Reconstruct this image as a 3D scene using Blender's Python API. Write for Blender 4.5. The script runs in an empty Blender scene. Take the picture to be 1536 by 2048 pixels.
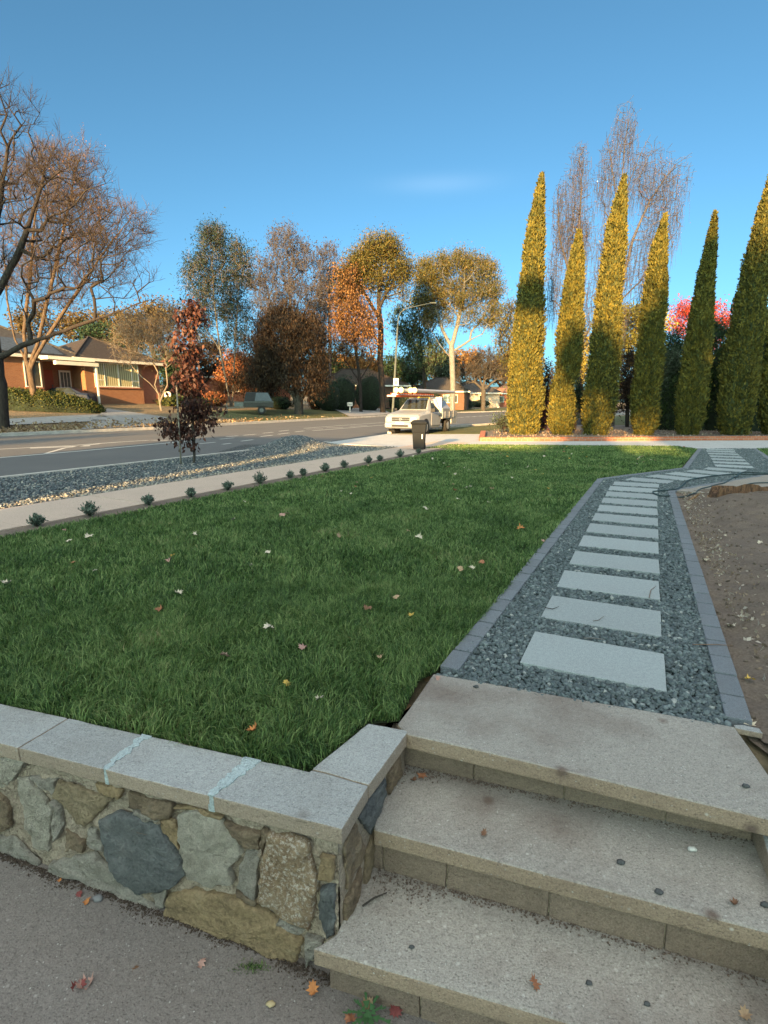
import bpy, bmesh, math, random
import numpy as np
from mathutils import Vector, Matrix, noise

# ------------------------------------------------------------------ camera, sky, sun, exposure
S = bpy.context.scene
COL = S.collection
rad = math.radians
CAM_H = 1.5
SKY_FILL = 3.8
PITCH = math.atan(220 / 1090)
cam_d = bpy.data.cameras.new('camera')
cam_d.sensor_fit = 'VERTICAL'; cam_d.sensor_height = 24; cam_d.sensor_width = 18
cam_d.lens = 1090 / 2048 * 24
cam_d.clip_start = 0.05; cam_d.clip_end = 4000
cam = bpy.data.objects.new('camera', cam_d); COL.objects.link(cam)
cam.location = (0, 0, CAM_H); cam.rotation_euler = (math.pi / 2 - PITCH, 0, 0)
S.camera = cam

SUN_EL = rad(10)
SUN_AZ = math.atan2(-0.33, -0.94)            # direction towards the sun: (sin, cos)
sun_to = Vector((math.sin(SUN_AZ) * math.cos(SUN_EL), math.cos(SUN_AZ) * math.cos(SUN_EL), math.sin(SUN_EL)))
W = bpy.data.worlds.new('World'); S.world = W; W.use_nodes = True
wn = W.node_tree; wn.nodes.clear()
wo = wn.nodes.new('ShaderNodeOutputWorld'); wb = wn.nodes.new('ShaderNodeBackground')
sky = wn.nodes.new('ShaderNodeTexSky'); sky.sky_type = 'NISHITA'; sky.sun_disc = False
sky.sun_elevation = SUN_EL; sky.sun_rotation = SUN_AZ
sky.air_density = 0.46; sky.dust_density = 4.0; sky.ozone_density = 1.0; sky.altitude = 600
wb.inputs['Strength'].default_value = 0.075
wg = wn.nodes.new('ShaderNodeGamma'); wg.inputs['Gamma'].default_value = 1.0
wn.links.new(sky.outputs[0], wg.inputs['Color'])
wm = wn.nodes.new('ShaderNodeMixRGB'); wm.blend_type = 'MULTIPLY'; wm.inputs[0].default_value = 1.0; wm.inputs[2].default_value = (0.57, 0.98, 0.95, 1)
wn.links.new(wg.outputs[0], wm.inputs[1])
# fill glow added overhead and behind; a faint cloud wisp low over the street
wc = wn.nodes.new('ShaderNodeTexCoord'); wx = wn.nodes.new('ShaderNodeSeparateXYZ'); wn.links.new(wc.outputs['Generated'], wx.inputs[0])
def wmath(op, a, b=None, c=None):
    q = wn.nodes.new('ShaderNodeMath'); q.operation = op
    for i_, v_ in enumerate((a, b, c)):
        if v_ is None: continue
        if hasattr(v_, 'links'): wn.links.new(v_, q.inputs[i_])
        else: q.inputs[i_].default_value = v_
    return q.outputs[0]
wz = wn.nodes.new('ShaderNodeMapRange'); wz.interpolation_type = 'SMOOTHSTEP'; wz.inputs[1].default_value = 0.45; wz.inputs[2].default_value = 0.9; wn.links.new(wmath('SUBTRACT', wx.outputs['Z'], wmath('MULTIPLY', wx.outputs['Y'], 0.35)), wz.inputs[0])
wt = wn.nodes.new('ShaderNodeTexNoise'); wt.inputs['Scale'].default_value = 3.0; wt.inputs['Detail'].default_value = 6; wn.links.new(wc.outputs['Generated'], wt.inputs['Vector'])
fill_glow = wmath('MULTIPLY', wz.outputs[0], wmath('MULTIPLY', wt.outputs['Fac'], 2 * SKY_FILL))
dx_ = wmath('DIVIDE', wmath('SUBTRACT', wmath('DIVIDE', wx.outputs['X'], wmath('MAXIMUM', wx.outputs['Y'], 0.05)), 0.093), 0.085)
dz_ = wmath('DIVIDE', wmath('SUBTRACT', wx.outputs['Z'], 0.335), 0.012)
wisp = wmath('MULTIPLY', wmath('EXPONENT', wmath('MULTIPLY', wmath('ADD', wmath('MULTIPLY', dx_, dx_), wmath('MULTIPLY', dz_, dz_)), -1.0)), wmath('GREATER_THAN', wx.outputs['Y'], 0.1))
wa = wn.nodes.new('ShaderNodeMixRGB'); wa.blend_type = 'ADD'; wa.inputs[0].default_value = 1.0; wn.links.new(wm.outputs[0], wa.inputs[1])
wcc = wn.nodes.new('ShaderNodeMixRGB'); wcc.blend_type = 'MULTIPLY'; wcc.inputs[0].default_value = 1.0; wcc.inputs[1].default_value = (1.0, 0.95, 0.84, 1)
wn.links.new(wmath('ADD', fill_glow, wmath('MULTIPLY', wisp, 0.22)), wcc.inputs[2]); wn.links.new(wcc.outputs[0], wa.inputs[2]); wn.links.new(wa.outputs[0], wb.inputs['Color'])
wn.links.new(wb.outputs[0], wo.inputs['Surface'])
sd = bpy.data.lights.new('sun', 'SUN'); sd.energy = 5.0; sd.angle = rad(0.5); sd.color = (1.0, 0.60, 0.24)
sun = bpy.data.objects.new('sun', sd); COL.objects.link(sun)
sun.rotation_euler = sun_to.to_track_quat('Z', 'Y').to_euler(); sun.location = (0, 0, 30)
S.view_settings.view_transform = 'Standard'; S.view_settings.look = 'None'
S.view_settings.exposure = 2.22; S.view_settings.gamma = 1.0; S.view_settings.use_curve_mapping = False
S.cycles.max_bounces = 6; S.cycles.diffuse_bounces = 4; S.cycles.glossy_bounces = 2
S.cycles.transparent_max_bounces = 8; S.cycles.use_denoising = True

# ------------------------------------------------------------------ reading positions off the photograph
_f, _c, _s = 1090.0, math.cos(PITCH), math.sin(PITCH)
def ray(x, y):
    u = (x - 768) / _f; v = (1024 - y) / _f
    return np.array([u, _c + v * _s, -_s + v * _c])
def G(x, y, z=0.0):
    d = ray(x, y); p = d * ((z - CAM_H) / d[2]); return np.array([p[0], p[1], z])
def AT(x, y, Y):
    d = ray(x, y); p = d * (Y / d[1]); return np.array([p[0], p[1], p[2] + CAM_H])
DV = np.array([0.48, 0.877]); DV /= np.linalg.norm(DV)      # along the street, away from us
NV = np.array([DV[1], -DV[0]])                               # towards our side of the street
def SN(s, n, z=0.0): p = DV * s + NV * n; return np.array([p[0], p[1], z])
def to_sn(x, y): return x * DV[0] + y * DV[1], x * NV[0] + y * NV[1]

# ------------------------------------------------------------------ objects and properties
def tag(o, label=None, cat=None, group=None, kind=None):
    if label: o['label'] = label
    if cat: o['category'] = cat
    if group: o['group'] = group
    if kind: o['kind'] = kind
    return o
def thing(name, label, cat, loc=(0, 0, 0), rotz=0.0, group=None):
    o = bpy.data.objects.new(name, None); COL.objects.link(o); o.empty_display_size = 0.2
    o.location = Vector([float(a) for a in loc]); o.rotation_euler = (0, 0, rotz)
    return tag(o, label, cat, group)
def link(name, me, mats, parent=None, loc=None, smooth=False):
    for m in (mats if isinstance(mats, (list, tuple)) else [mats]): me.materials.append(m)
    if smooth: me.polygons.foreach_set('use_smooth', np.ones(len(me.polygons), dtype=bool))
    o = bpy.data.objects.new(name, me); COL.objects.link(o)
    if parent is not None: o.parent = parent
    if loc is not None: o.location = Vector([float(a) for a in loc])
    return o
def np_mesh(name, V, groups, mats, parent=None, loc=None, smooth=False, mi=None):
    """V (N,3); groups: list of (M,k) index arrays"""
    V = np.asarray(V, dtype=np.float32)
    me = bpy.data.meshes.new(name); me.vertices.add(len(V)); me.vertices.foreach_set('co', V.ravel())
    groups = [np.asarray(g, dtype=np.int32) for g in groups if len(g)]
    nl = sum(g.size for g in groups); nf = sum(len(g) for g in groups)
    me.loops.add(nl); me.polygons.add(nf)
    me.loops.foreach_set('vertex_index', np.concatenate([g.ravel() for g in groups]))
    tot = np.concatenate([np.full(len(g), g.shape[1], dtype=np.int32) for g in groups])
    st = np.concatenate([[0], np.cumsum(tot)[:-1]]).astype(np.int32)
    me.polygons.foreach_set('loop_start', st)
    if mi is not None: me.polygons.foreach_set('material_index', np.asarray(mi, dtype=np.int32))
    me.update(calc_edges=True)
    return link(name, me, mats, parent, loc, smooth)
class MB:
    """collects simple solids into one mesh"""
    def __init__(self): self.v = []; self.f = []
    def add(self, vs, fs):
        b = len(self.v); self.v += [tuple(float(c) for c in p) for p in vs]; self.f += [[b + i for i in q] for q in fs]; return self
    def box(self, x0, x1, y0, y1, z0, z1, M=None):
        vs = [(x0,y0,z0),(x1,y0,z0),(x1,y1,z0),(x0,y1,z0),(x0,y0,z1),(x1,y0,z1),(x1,y1,z1),(x0,y1,z1)]
        if M is not None: vs = [M @ Vector(p) for p in vs]
        return self.add(vs, [(3,2,1,0),(4,5,6,7),(0,1,5,4),(1,2,6,5),(2,3,7,6),(3,0,4,7)])
    def prism(self, poly, z0, z1):
        n = len(poly)
        a = sum(poly[i][0]*poly[(i+1)%n][1]-poly[(i+1)%n][0]*poly[i][1] for i in range(n))
        if a < 0: poly = poly[::-1]
        zz0 = z0 if hasattr(z0, '__len__') else [z0]*n; zz1 = z1 if hasattr(z1, '__len__') else [z1]*n
        vs = [(p[0],p[1],zz0[i]) for i,p in enumerate(poly)] + [(p[0],p[1],zz1[i]) for i,p in enumerate(poly)]
        return self.add(vs, [list(range(n))[::-1], list(range(n,2*n))] + [(i,(i+1)%n,n+(i+1)%n,n+i) for i in range(n)])
    def extrude_x(self, prof, x0, x1):            # prof: (y,z) outline, counter-clockwise seen from +x
        n = len(prof)
        vs = [(x0,p[0],p[1]) for p in prof] + [(x1,p[0],p[1]) for p in prof]
        return self.add(vs, [list(range(n))[::-1], list(range(n,2*n))] + [(i,(i+1)%n,n+(i+1)%n,n+i) for i in range(n)])
    def tube(self, pts, r, k=8, cap=True):
        pts = [Vector([float(c) for c in p]) for p in pts]; rs = r if hasattr(r,'__len__') else [r]*len(pts)
        vs = []; up = Vector((0,0,1)); prev = None
        for i,p in enumerate(pts):
            t = (pts[min(i+1,len(pts)-1)]-pts[max(i-1,0)]).normalized()
            if prev is None:
                a = t.cross(up)
                if a.length < 1e-3: a = t.cross(Vector((1,0,0)))
            else: a = prev - t*prev.dot(t)
            a.normalize(); prev = a; b = t.cross(a)
            for j in range(k):
                q = 2*math.pi*j/k; vs.append(p + (a*math.cos(q)+b*math.sin(q))*rs[i])
        fs = []
        for i in range(len(pts)-1):
            for j in range(k): fs.append((i*k+j, i*k+(j+1)%k, (i+1)*k+(j+1)%k, (i+1)*k+j))
        if cap: fs += [list(range(k))[::-1], [ (len(pts)-1)*k+j for j in range(k)]]
        return self.add(vs, fs)
    def lathe(self, prof, k=24, axis='z', c=(0,0,0)):   # prof: (radius, height)
        vs = []
        for r,h in prof:
            for j in range(k):
                q = 2*math.pi*j/k; a,b = r*math.cos(q), r*math.sin(q)
                p = (a,b,h) if axis=='z' else ((h,a,b) if axis=='x' else (b,h,a))
                vs.append((p[0]+c[0],p[1]+c[1],p[2]+c[2]))
        fs = [(i*k+j, i*k+(j+1)%k, (i+1)*k+(j+1)%k, (i+1)*k+j) for i in range(len(prof)-1) for j in range(k)]
        fs += [list(range(k))[::-1], [(len(prof)-1)*k+j for j in range(k)]]
        return self.add(vs, fs)
    def build(self, name, mat, parent=None, bevel=0.0, seg=2, smooth=False, origin=None, sub=0, disp=0.0, dscale=8.0):
        v = self.v
        if origin is not None: v = [(p[0]-origin[0], p[1]-origin[1], p[2]-origin[2]) for p in v]
        me = bpy.data.meshes.new(name); me.from_pydata(v, [], self.f)
        bm = bmesh.new(); bm.from_mesh(me)
        bmesh.ops.recalc_face_normals(bm, faces=bm.faces)
        if bevel: bmesh.ops.bevel(bm, geom=[e for e in bm.edges if len(e.link_faces) == 2 and e.calc_face_angle(0) > 0.5], offset=bevel, segments=seg, profile=0.6, affect='EDGES')
        if sub:
            for _ in range(sub): bmesh.ops.subdivide_edges(bm, edges=bm.edges, cuts=1, use_grid_fill=True)
        if disp:
            for q in bm.verts:
                q.co += Vector(noise.noise_vector(q.co*dscale))*disp + Vector(noise.noise_vector(q.co*dscale*3.1))*disp*0.4
        bm.to_mesh(me); bm.free()
        return link(name, me, mat, parent, origin if (parent is None and origin is not None) else None, smooth)
def copy_tree(o, parent=None):
    c = o.copy(); COL.objects.link(c)
    if parent is not None: c.parent = parent
    for ch in list(o.children): copy_tree(ch, c)
    return c

# ------------------------------------------------------------------ materials
_M = {}
class NT:
    def __init__(self, name):
        self.m = bpy.data.materials.new(name); self.m.use_nodes = True; self.t = self.m.node_tree
        self.b = self.t.nodes['Principled BSDF']; self.b.inputs['Roughness'].default_value = 0.85
        self.b.inputs['Specular IOR Level'].default_value = 0.3
    def n(self, kind, **kw):
        q = self.t.nodes.new('ShaderNode' + kind)
        for k, v in kw.items():
            if k in ('op',): q.operation = v
            elif k.startswith('i_'): q.inputs[k[2:].replace('_', ' ')].default_value = v
            else: setattr(q, k, v)
        return q
    def l(self, a, b): self.t.links.new(a, b)
    def co(self, scale=(1,1,1), rot=(0,0,0)):
        tc = self.n('TexCoord'); mp = self.n('Mapping'); mp.inputs['Scale'].default_value = scale; mp.inputs['Rotation'].default_value = rot
        self.l(tc.outputs['Object'], mp.inputs['Vector']); return mp.outputs[0]
    def noise(self, scale, detail=4, rough=0.6, co=None):
        q = self.n('TexNoise'); q.inputs['Scale'].default_value = scale; q.inputs['Detail'].default_value = detail; q.inputs['Roughness'].default_value = rough
        if co is not None: self.l(co, q.inputs['Vector'])
        return q.outputs['Fac']
    def ramp(self, fac, stops, const=False):
        q = self.n('ValToRGB'); r = q.color_ramp
        if const: r.interpolation = 'CONSTANT'
        while len(r.elements) < len(stops): r.elements.new(0.5)
        for e, (p, c) in zip(r.elements, stops):
            e.position = p; e.color = (*c, 1) if hasattr(c, '__len__') else (c, c, c, 1)
        self.l(fac, q.inputs[0]); return q.outputs[0]
    def mix(self, f, a, b, mode='MIX'):
        q = self.n('MixRGB', blend_type=mode)
        for i, x in ((0, f), (1, a), (2, b)):
            if hasattr(x, 'is_linked') or hasattr(x, 'links'): self.l(x, q.inputs[i])
            else: q.inputs[i].default_value = x if i == 0 else (*x, 1)
        return q.outputs[0]
    def bump(self, h, dist=0.01, strength=1.0, prev=None):
        q = self.n('Bump'); q.inputs['Distance'].default_value = dist; q.inputs['Strength'].default_value = strength
        self.l(h, q.inputs['Height'])
        if prev is not None: self.l(prev, q.inputs['Normal'])
        return q.outputs[0]
    def out(self, col=None, nrm=None, rough=None):
        if col is not None:
            if hasattr(col, 'links'): self.l(col, self.b.inputs['Base Color'])
            else: self.b.inputs['Base Color'].default_value = (*col, 1)
        if nrm is not None: self.l(nrm, self.b.inputs['Normal'])
        if rough is not None: self.b.inputs['Roughness'].default_value = rough
        return self.m
def plain(name, c, rough=0.6, metal=0.0, var=0.12, scale=6.0, bump=0.0, spec=0.4):
    if name in _M: return _M[name]
    t = NT(name); co = t.co()
    f = t.noise(scale, 5, 0.6, co)
    col = t.ramp(f, [(0.3, tuple(x*(1-var) for x in c)), (0.7, tuple(min(1, x*(1+var)) for x in c))])
    t.b.inputs['Metallic'].default_value = metal; t.b.inputs['Specular IOR Level'].default_value = spec
    _M[name] = t.out(col, t.bump(t.noise(scale*8, 3, 0.6, co), bump) if bump else None, rough)
    return _M[name]
def leafm(name, cols, trans=0.3, rough=0.7, patch=0.6):
    """foliage: every leaf its own tint, larger patches drift"""
    if name in _M: return _M[name]
    t = NT(name); g = t.n('NewGeometry'); nz = t.noise(patch, 2, 0.5, t.co())
    m = t.n('Math', op='MULTIPLY_ADD'); t.l(g.outputs['Random Per Island'], m.inputs[0]); m.inputs[1].default_value = 0.7
    mm = t.n('Math', op='MULTIPLY'); t.l(nz, mm.inputs[0]); mm.inputs[1].default_value = 0.4; t.l(mm.outputs[0], m.inputs[2])
    k = len(cols); col = t.ramp(m.outputs[0], [(0.1 + 0.8*i/(k-1), c) for i, c in enumerate(cols)])
    t.out(col, None, rough)
    tr = t.n('BsdfTranslucent'); t.l(col, tr.inputs['Color']); mx = t.n('MixShader'); mx.inputs[0].default_value = trans
    o = t.t.nodes['Material Output']; t.l(t.b.outputs[0], mx.inputs[1]); t.l(tr.outputs[0], mx.inputs[2]); t.l(mx.outputs[0], o.inputs['Surface'])
    _M[name] = t.m; return t.m
def bark(name, dark, light, scale=1.0):
    if name in _M: return _M[name]
    t = NT(name); co = t.co((6*scale, 6*scale, 1.2*scale))
    f = t.noise(2.5, 6, 0.65, co)
    col = t.ramp(f, [(0.32, dark), (0.68, light)])
    _M[name] = t.out(col, t.bump(f, 0.03), 0.9); return _M[name]
def concrete(name, c, speck=0.5, stain=0.25, scale=1.0, dirt=(0.12, 0.09, 0.07), bump=0.003, whites=(0.75, 0.72, 0.66), side=None):
    """exposed-aggregate concrete: fine sand, pale and dark chips, broad stains"""
    if name in _M: return _M[name]
    t = NT(name); co = t.co()
    fine = t.noise(150*scale, 4, 0.8, co); mid = t.noise(38*scale, 4, 0.7, co); big = t.noise(1.6*scale, 5, 0.65, co)
    base = t.ramp(fine, [(0.32, tuple(x*0.42 for x in c)), (0.68, tuple(min(1, x*1.5) for x in c))])
    base = t.mix(0.42, base, t.ramp(mid, [(0.3, tuple(x*0.7 for x in c)), (0.7, tuple(min(1, x*1.2) for x in c))]))
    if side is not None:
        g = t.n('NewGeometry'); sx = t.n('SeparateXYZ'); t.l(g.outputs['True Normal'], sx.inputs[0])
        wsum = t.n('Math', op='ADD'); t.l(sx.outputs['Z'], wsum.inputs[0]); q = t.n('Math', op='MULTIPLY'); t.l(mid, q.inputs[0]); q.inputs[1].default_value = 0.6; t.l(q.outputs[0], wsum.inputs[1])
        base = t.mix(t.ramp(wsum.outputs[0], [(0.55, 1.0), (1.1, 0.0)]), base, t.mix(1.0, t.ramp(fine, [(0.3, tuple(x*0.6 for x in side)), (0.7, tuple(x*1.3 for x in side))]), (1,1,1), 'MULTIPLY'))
    v = t.n('TexVoronoi'); v.inputs['Scale'].default_value = 82*scale; v.inputs['Randomness'].default_value = 1.0; t.l(co, v.inputs['Vector'])
    rs = t.n('SeparateColor'); t.l(v.outputs['Color'], rs.inputs[0])
    chip = t.ramp(v.outputs['Distance'], [(0.22, 1.0), (0.34, 0.0)])
    wsel = t.ramp(rs.outputs[0], [(0.9, 0.0), (0.93, 1.0)]); dsel = t.ramp(rs.outputs[1], [(0.8, 0.0), (0.82, 1.0)])
    def mul(a, b, k=1.0):
        q = t.n('Math', op='MULTIPLY'); t.l(a, q.inputs[0]); t.l(b, q.inputs[1]); q2 = t.n('Math', op='MULTIPLY'); t.l(q.outputs[0], q2.inputs[0]); q2.inputs[1].default_value = k; return q2.outputs[0]
    patch = t.ramp(t.noise(5*scale, 5, 0.8, co), [(0.38, 0.15), (0.62, 1.0)])
    base = t.mix(mul(mul(chip, patch), wsel, speck), base, whites)
    base = t.mix(mul(mul(chip, patch), dsel, speck*0.6), base, tuple(x*0.38 for x in c))
    v2 = t.n('TexVoronoi'); v2.inputs['Scale'].default_value = 34*scale; t.l(co, v2.inputs['Vector']); rs2 = t.n('SeparateColor'); t.l(v2.outputs['Color'], rs2.inputs[0])
    agg = mul(t.ramp(v2.outputs['Distance'], [(0.12, 1.0), (0.30, 0.0)]), t.ramp(rs2.outputs[2], [(0.84, 0.0), (0.88, 1.0)]), speck*0.6)
    base = t.mix(agg, base, t.mix(rs2.outputs[0], tuple(x*0.5 for x in c), whites))
    col = t.mix(t.ramp(big, [(0.45, 0.0), (0.75, stain)]), base, dirt)
    spots = t.n('TexVoronoi'); spots.inputs['Scale'].default_value = 3.4*scale; t.l(co, spots.inputs['Vector'])
    sp = t.ramp(spots.outputs['Distance'], [(0.04, stain*1.2), (0.12, 0.0)])
    col = t.mix(sp, col, dirt)
    oi = t.n('ObjectInfo'); col = t.mix(1.0, col, t.ramp(oi.outputs['Random'], [(0.0, 0.88), (1.0, 1.0)]), 'MULTIPLY')
    b = t.bump(fine, bump*0.6); b = t.bump(chip, bump*0.5, 1.0, b); b = t.bump(mid, bump*1.5, 1.0, b)
    _M[name] = t.out(col, b, 0.9); return _M[name]
def brickm(name, c1, c2, mortar, bw=0.24, bh=0.086, rot=(0,0,0)):
    if name in _M: return _M[name]
    t = NT(name); tc = t.n('TexCoord'); sp = t.n('SeparateXYZ'); t.l(tc.outputs['Object'], sp.inputs[0])
    a = t.n('Math', op='ADD'); t.l(sp.outputs['X'], a.inputs[0]); t.l(sp.outputs['Y'], a.inputs[1])
    cb = t.n('CombineXYZ'); t.l(a.outputs[0], cb.inputs[0]); t.l(sp.outputs['Z'], cb.inputs[1])
    b = t.n('TexBrick'); t.l(cb.outputs[0], b.inputs['Vector']); b.inputs['Scale'].default_value = 1.0
    b.inputs['Color1'].default_value = (*c1, 1); b.inputs['Color2'].default_value = (*c2, 1); b.inputs['Mortar'].default_value = (*mortar, 1)
    b.inputs['Mortar Size'].default_value = 0.01; b.inputs['Brick Width'].default_value = bw; b.inputs['Row Height'].default_value = bh
    col = t.mix(0.35, b.outputs['Color'], t.ramp(t.noise(3, 5, 0.7, t.co()), [(0.3, c1), (0.7, c2)]))
    _M[name] = t.out(col, t.bump(b.outputs['Fac'], -0.006), 0.9); return _M[name]
def roofm(name, c, tile=0.32):
    if name in _M: return _M[name]
    t = NT(name); co = t.co(); w = t.n('TexWave', wave_type='BANDS', bands_direction='Z'); w.inputs['Scale'].default_value = 3.2; w.inputs['Distortion'].default_value = 0.6; t.l(co, w.inputs['Vector'])
    f = t.noise(5, 5, 0.7, co)
    col = t.ramp(f, [(0.3, tuple(x*0.6 for x in c)), (0.7, tuple(x*1.3 for x in c))])
    col = t.mix(t.ramp(w.outputs['Fac'], [(0.0, 0.5), (0.3, 0.0)]), col, tuple(x*0.4 for x in c))
    _M[name] = t.out(col, t.bump(w.outputs['Fac'], 0.04), 0.85); return _M[name]
def glassm(name, c, rough=0.08):
    if name in _M: return _M[name]
    t = NT(name); t.b.inputs['Specular IOR Level'].default_value = 0.5
    f = t.noise(1.5, 3, 0.5, t.co()); col = t.ramp(f, [(0.35, tuple(x*0.6 for x in c)), (0.65, c)])
    _M[name] = t.out(col, None, rough); return _M[name]
def in_poly(P, poly):
    x, y = P[:, 0], P[:, 1]; ins = np.zeros(len(P), bool); n = len(poly)
    for i in range(n):
        x0, y0 = poly[i][:2]; x1, y1 = poly[(i+1) % n][:2]
        c = ((y0 > y) != (y1 > y)) & (x < (x1-x0)*(y-y0)/((y1-y0) if y1 != y0 else 1e-9)+x0)
        ins ^= c
    return ins
def sheet(name, poly, z, mat, kind='structure', sub=None, drop=0.0):
    """flat sheet from an outline of (x, y) or (x, y, z)"""
    mb = MB(); pts = [(p[0], p[1], (p[2] if len(p) > 2 else 0)+z) for p in poly]
    n = len(pts); a = sum(pts[i][0]*pts[(i+1)%n][1]-pts[(i+1)%n][0]*pts[i][1] for i in range(n))
    if a < 0: pts = pts[::-1]
    mb.add(pts, [list(range(n))])
    me = bpy.data.meshes.new(name); me.from_pydata(mb.v, [], mb.f)
    bm = bmesh.new(); bm.from_mesh(me); bmesh.ops.triangulate(bm, faces=bm.faces, ngon_method='EAR_CLIP')
    if drop:
        b_e = [e for e in bm.edges if e.is_boundary]; r = bmesh.ops.extrude_edge_only(bm, edges=b_e)
        for q in r['geom']:
            if isinstance(q, bmesh.types.BMVert): q.co.z -= drop
        bmesh.ops.recalc_face_normals(bm, faces=bm.faces)
    bm.to_mesh(me); bm.free()
    o = link(name, me, mat)
    if kind: o['kind'] = kind
    return o
R = random.Random(7); RN = np.random.default_rng(7)
# ------------------------------------------------------------------ foreground: wall, steps, drive
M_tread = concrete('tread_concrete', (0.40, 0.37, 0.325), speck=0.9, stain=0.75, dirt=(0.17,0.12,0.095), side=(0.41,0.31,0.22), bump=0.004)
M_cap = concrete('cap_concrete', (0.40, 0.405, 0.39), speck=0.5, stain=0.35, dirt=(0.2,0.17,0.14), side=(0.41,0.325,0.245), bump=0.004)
M_drive = concrete('drive_concrete', (0.235, 0.21, 0.19), speck=0.6, stain=0.35, dirt=(0.13,0.1,0.08), bump=0.004)
M_riser = concrete('riser_block', (0.29, 0.22, 0.165), speck=0.15, stain=0.5, dirt=(0.1,0.07,0.05), bump=0.004)
M_mortar = concrete('wall_mortar', (0.50, 0.41, 0.31), speck=0.25, stain=0.45, dirt=(0.16,0.12,0.08), bump=0.012, scale=0.7)
M_patch = concrete('white_mortar', (0.46, 0.54, 0.54), speck=0.15, stain=0.3, dirt=(0.4,0.38,0.34), bump=0.006)

W0 = np.array([-0.15, 1.69]); WD = np.array([-0.953, 0.303]); WN = np.array([-0.303, -0.953])
RD = np.array([0.404, 0.915]); RNn = np.array([0.915, -0.404])          # the short return beside the steps
def drive_z(x, y): return -0.665 - 0.035*max(-3.0, min(3.0, x+0.6))
CAPW = 0.255
corner = W0; ret_end = np.array([0.115, 2.285])
inner = np.array([-0.31, 2.0]); inner_end = np.array([-0.075, 2.345])
T_END = 6.3
wall = thing('stone_retaining_wall', 'low rubble stone retaining wall with pale mortar and concrete capping along the lawn', 'wall', (W0[0], W0[1], -0.66))
WO = np.array([W0[0], W0[1], -0.66])
def wl(p): return (p[0]-WO[0], p[1]-WO[1], p[2]-WO[2])
# wall core with a rough mortared face
def rough_face(a, b, z0, z1, nrm, amp, nx, nz):
    V = []; F = []
    for i in range(nx+1):
        for j in range(nz+1):
            t = i/nx; p = np.array([a[0]+(b[0]-a[0])*t, a[1]+(b[1]-a[1])*t, z0+(z1-z0)*j/nz])
            q = Vector(p)
            d = amp*(noise.noise(q*7)+0.5*noise.noise(q*19)+0.3*noise.noise(q*45))
            V.append((p[0]+nrm[0]*d, p[1]+nrm[1]*d, p[2]))
    for i in range(nx):
        for j in range(nz):
            k = i*(nz+1)+j; F.append((k, k+nz+1, k+nz+2, k+1))
    return V, F
fa = W0 + WN*-0.03 + WD*0.03; fb = fa + WD*T_END
mb = MB()
V_, F_ = rough_face(fa, fb, -1.1, -0.066, WN, 0.022, 560, 80); mb.add(V_, F_)
ra = fa; rb = fa + RD*0.66
V_, F_ = rough_face(ra, rb, -1.1, -0.066, RNn, 0.012, 60, 60); mb.add(V_, F_)
core = [tuple(fa-WN*0.03-RNn*0.03), tuple(fb-WN*0.03), tuple(fb-WN*0.24), tuple(inner), tuple(rb-RNn*0.24), tuple(rb-RNn*0.03)]
mb.prism(core, -1.1, -0.068)
wc = MB(); wc.v = [wl(p) for p in mb.v]; wc.f = mb.f
wc.build('wall_body', M_mortar, wall)
# stones of the face, read off the photograph and set on the wall plane
def on_plane(px, py, p0, n, off=0.0):
    d = ray(px, py); n3 = np.array([n[0], n[1], 0]); p = np.array([p0[0], p0[1], 0]) + n3*off
    t = ((p - np.array([0,0,CAM_H])) @ n3) / (d @ n3); return np.array([0,0,CAM_H]) + d*t
def stonem(name, c1, c2, c3=None, rough_scale=14, bump=0.01, spots=None):
    if name in _M: return _M[name]
    t = NT(name); co = t.co(); f = t.noise(rough_scale, 8, 0.7, co); g = t.noise(rough_scale*7, 4, 0.7, co)
    col = t.ramp(f, [(0.32, c1), (0.52, c2), (0.72, c3 or c2)])
    col = t.mix(0.35, col, t.ramp(g, [(0.3, tuple(x*0.4 for x in c1)), (0.7, tuple(min(1,x*1.6) for x in c2))]))
    if spots: col = t.mix(t.ramp(t.noise(60, 5, 0.8, co), [(0.5, 0.0), (0.6, 0.85)]), col, spots)
    _M[name] = t.out(col, t.bump(g, bump*0.5, 1.0, t.bump(f, bump*2)), 0.85); return _M[name]
ST_pale = stonem('stone_pale', (0.38,0.33,0.25), (0.64,0.58,0.47), (0.76,0.71,0.6), 24, 0.03)
ST_olive = stonem('stone_olive', (0.13,0.10,0.06), (0.30,0.235,0.145), (0.40,0.32,0.21), 9, 0.02)
ST_blue = stonem('stone_blue_grey', (0.085,0.09,0.09), (0.17,0.18,0.175), (0.29,0.28,0.26), 10, 0.02)
ST_grey = stonem('stone_grey', (0.28,0.25,0.2), (0.50,0.455,0.38), (0.62,0.57,0.49), 18, 0.028)
ST_ochre = stonem('stone_ochre', (0.15,0.11,0.065), (0.35,0.255,0.14), (0.45,0.35,0.22), 8, 0.02)
ST_cryst = stonem('stone_crystal', (0.2,0.13,0.075), (0.34,0.245,0.15), (0.32,0.26,0.19), 8, 0.02, spots=(0.62,0.55,0.46))
ST_brown = stonem('stone_brown', (0.12,0.09,0.065), (0.28,0.21,0.135), (0.32,0.27,0.21), 11, 0.02)
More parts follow.
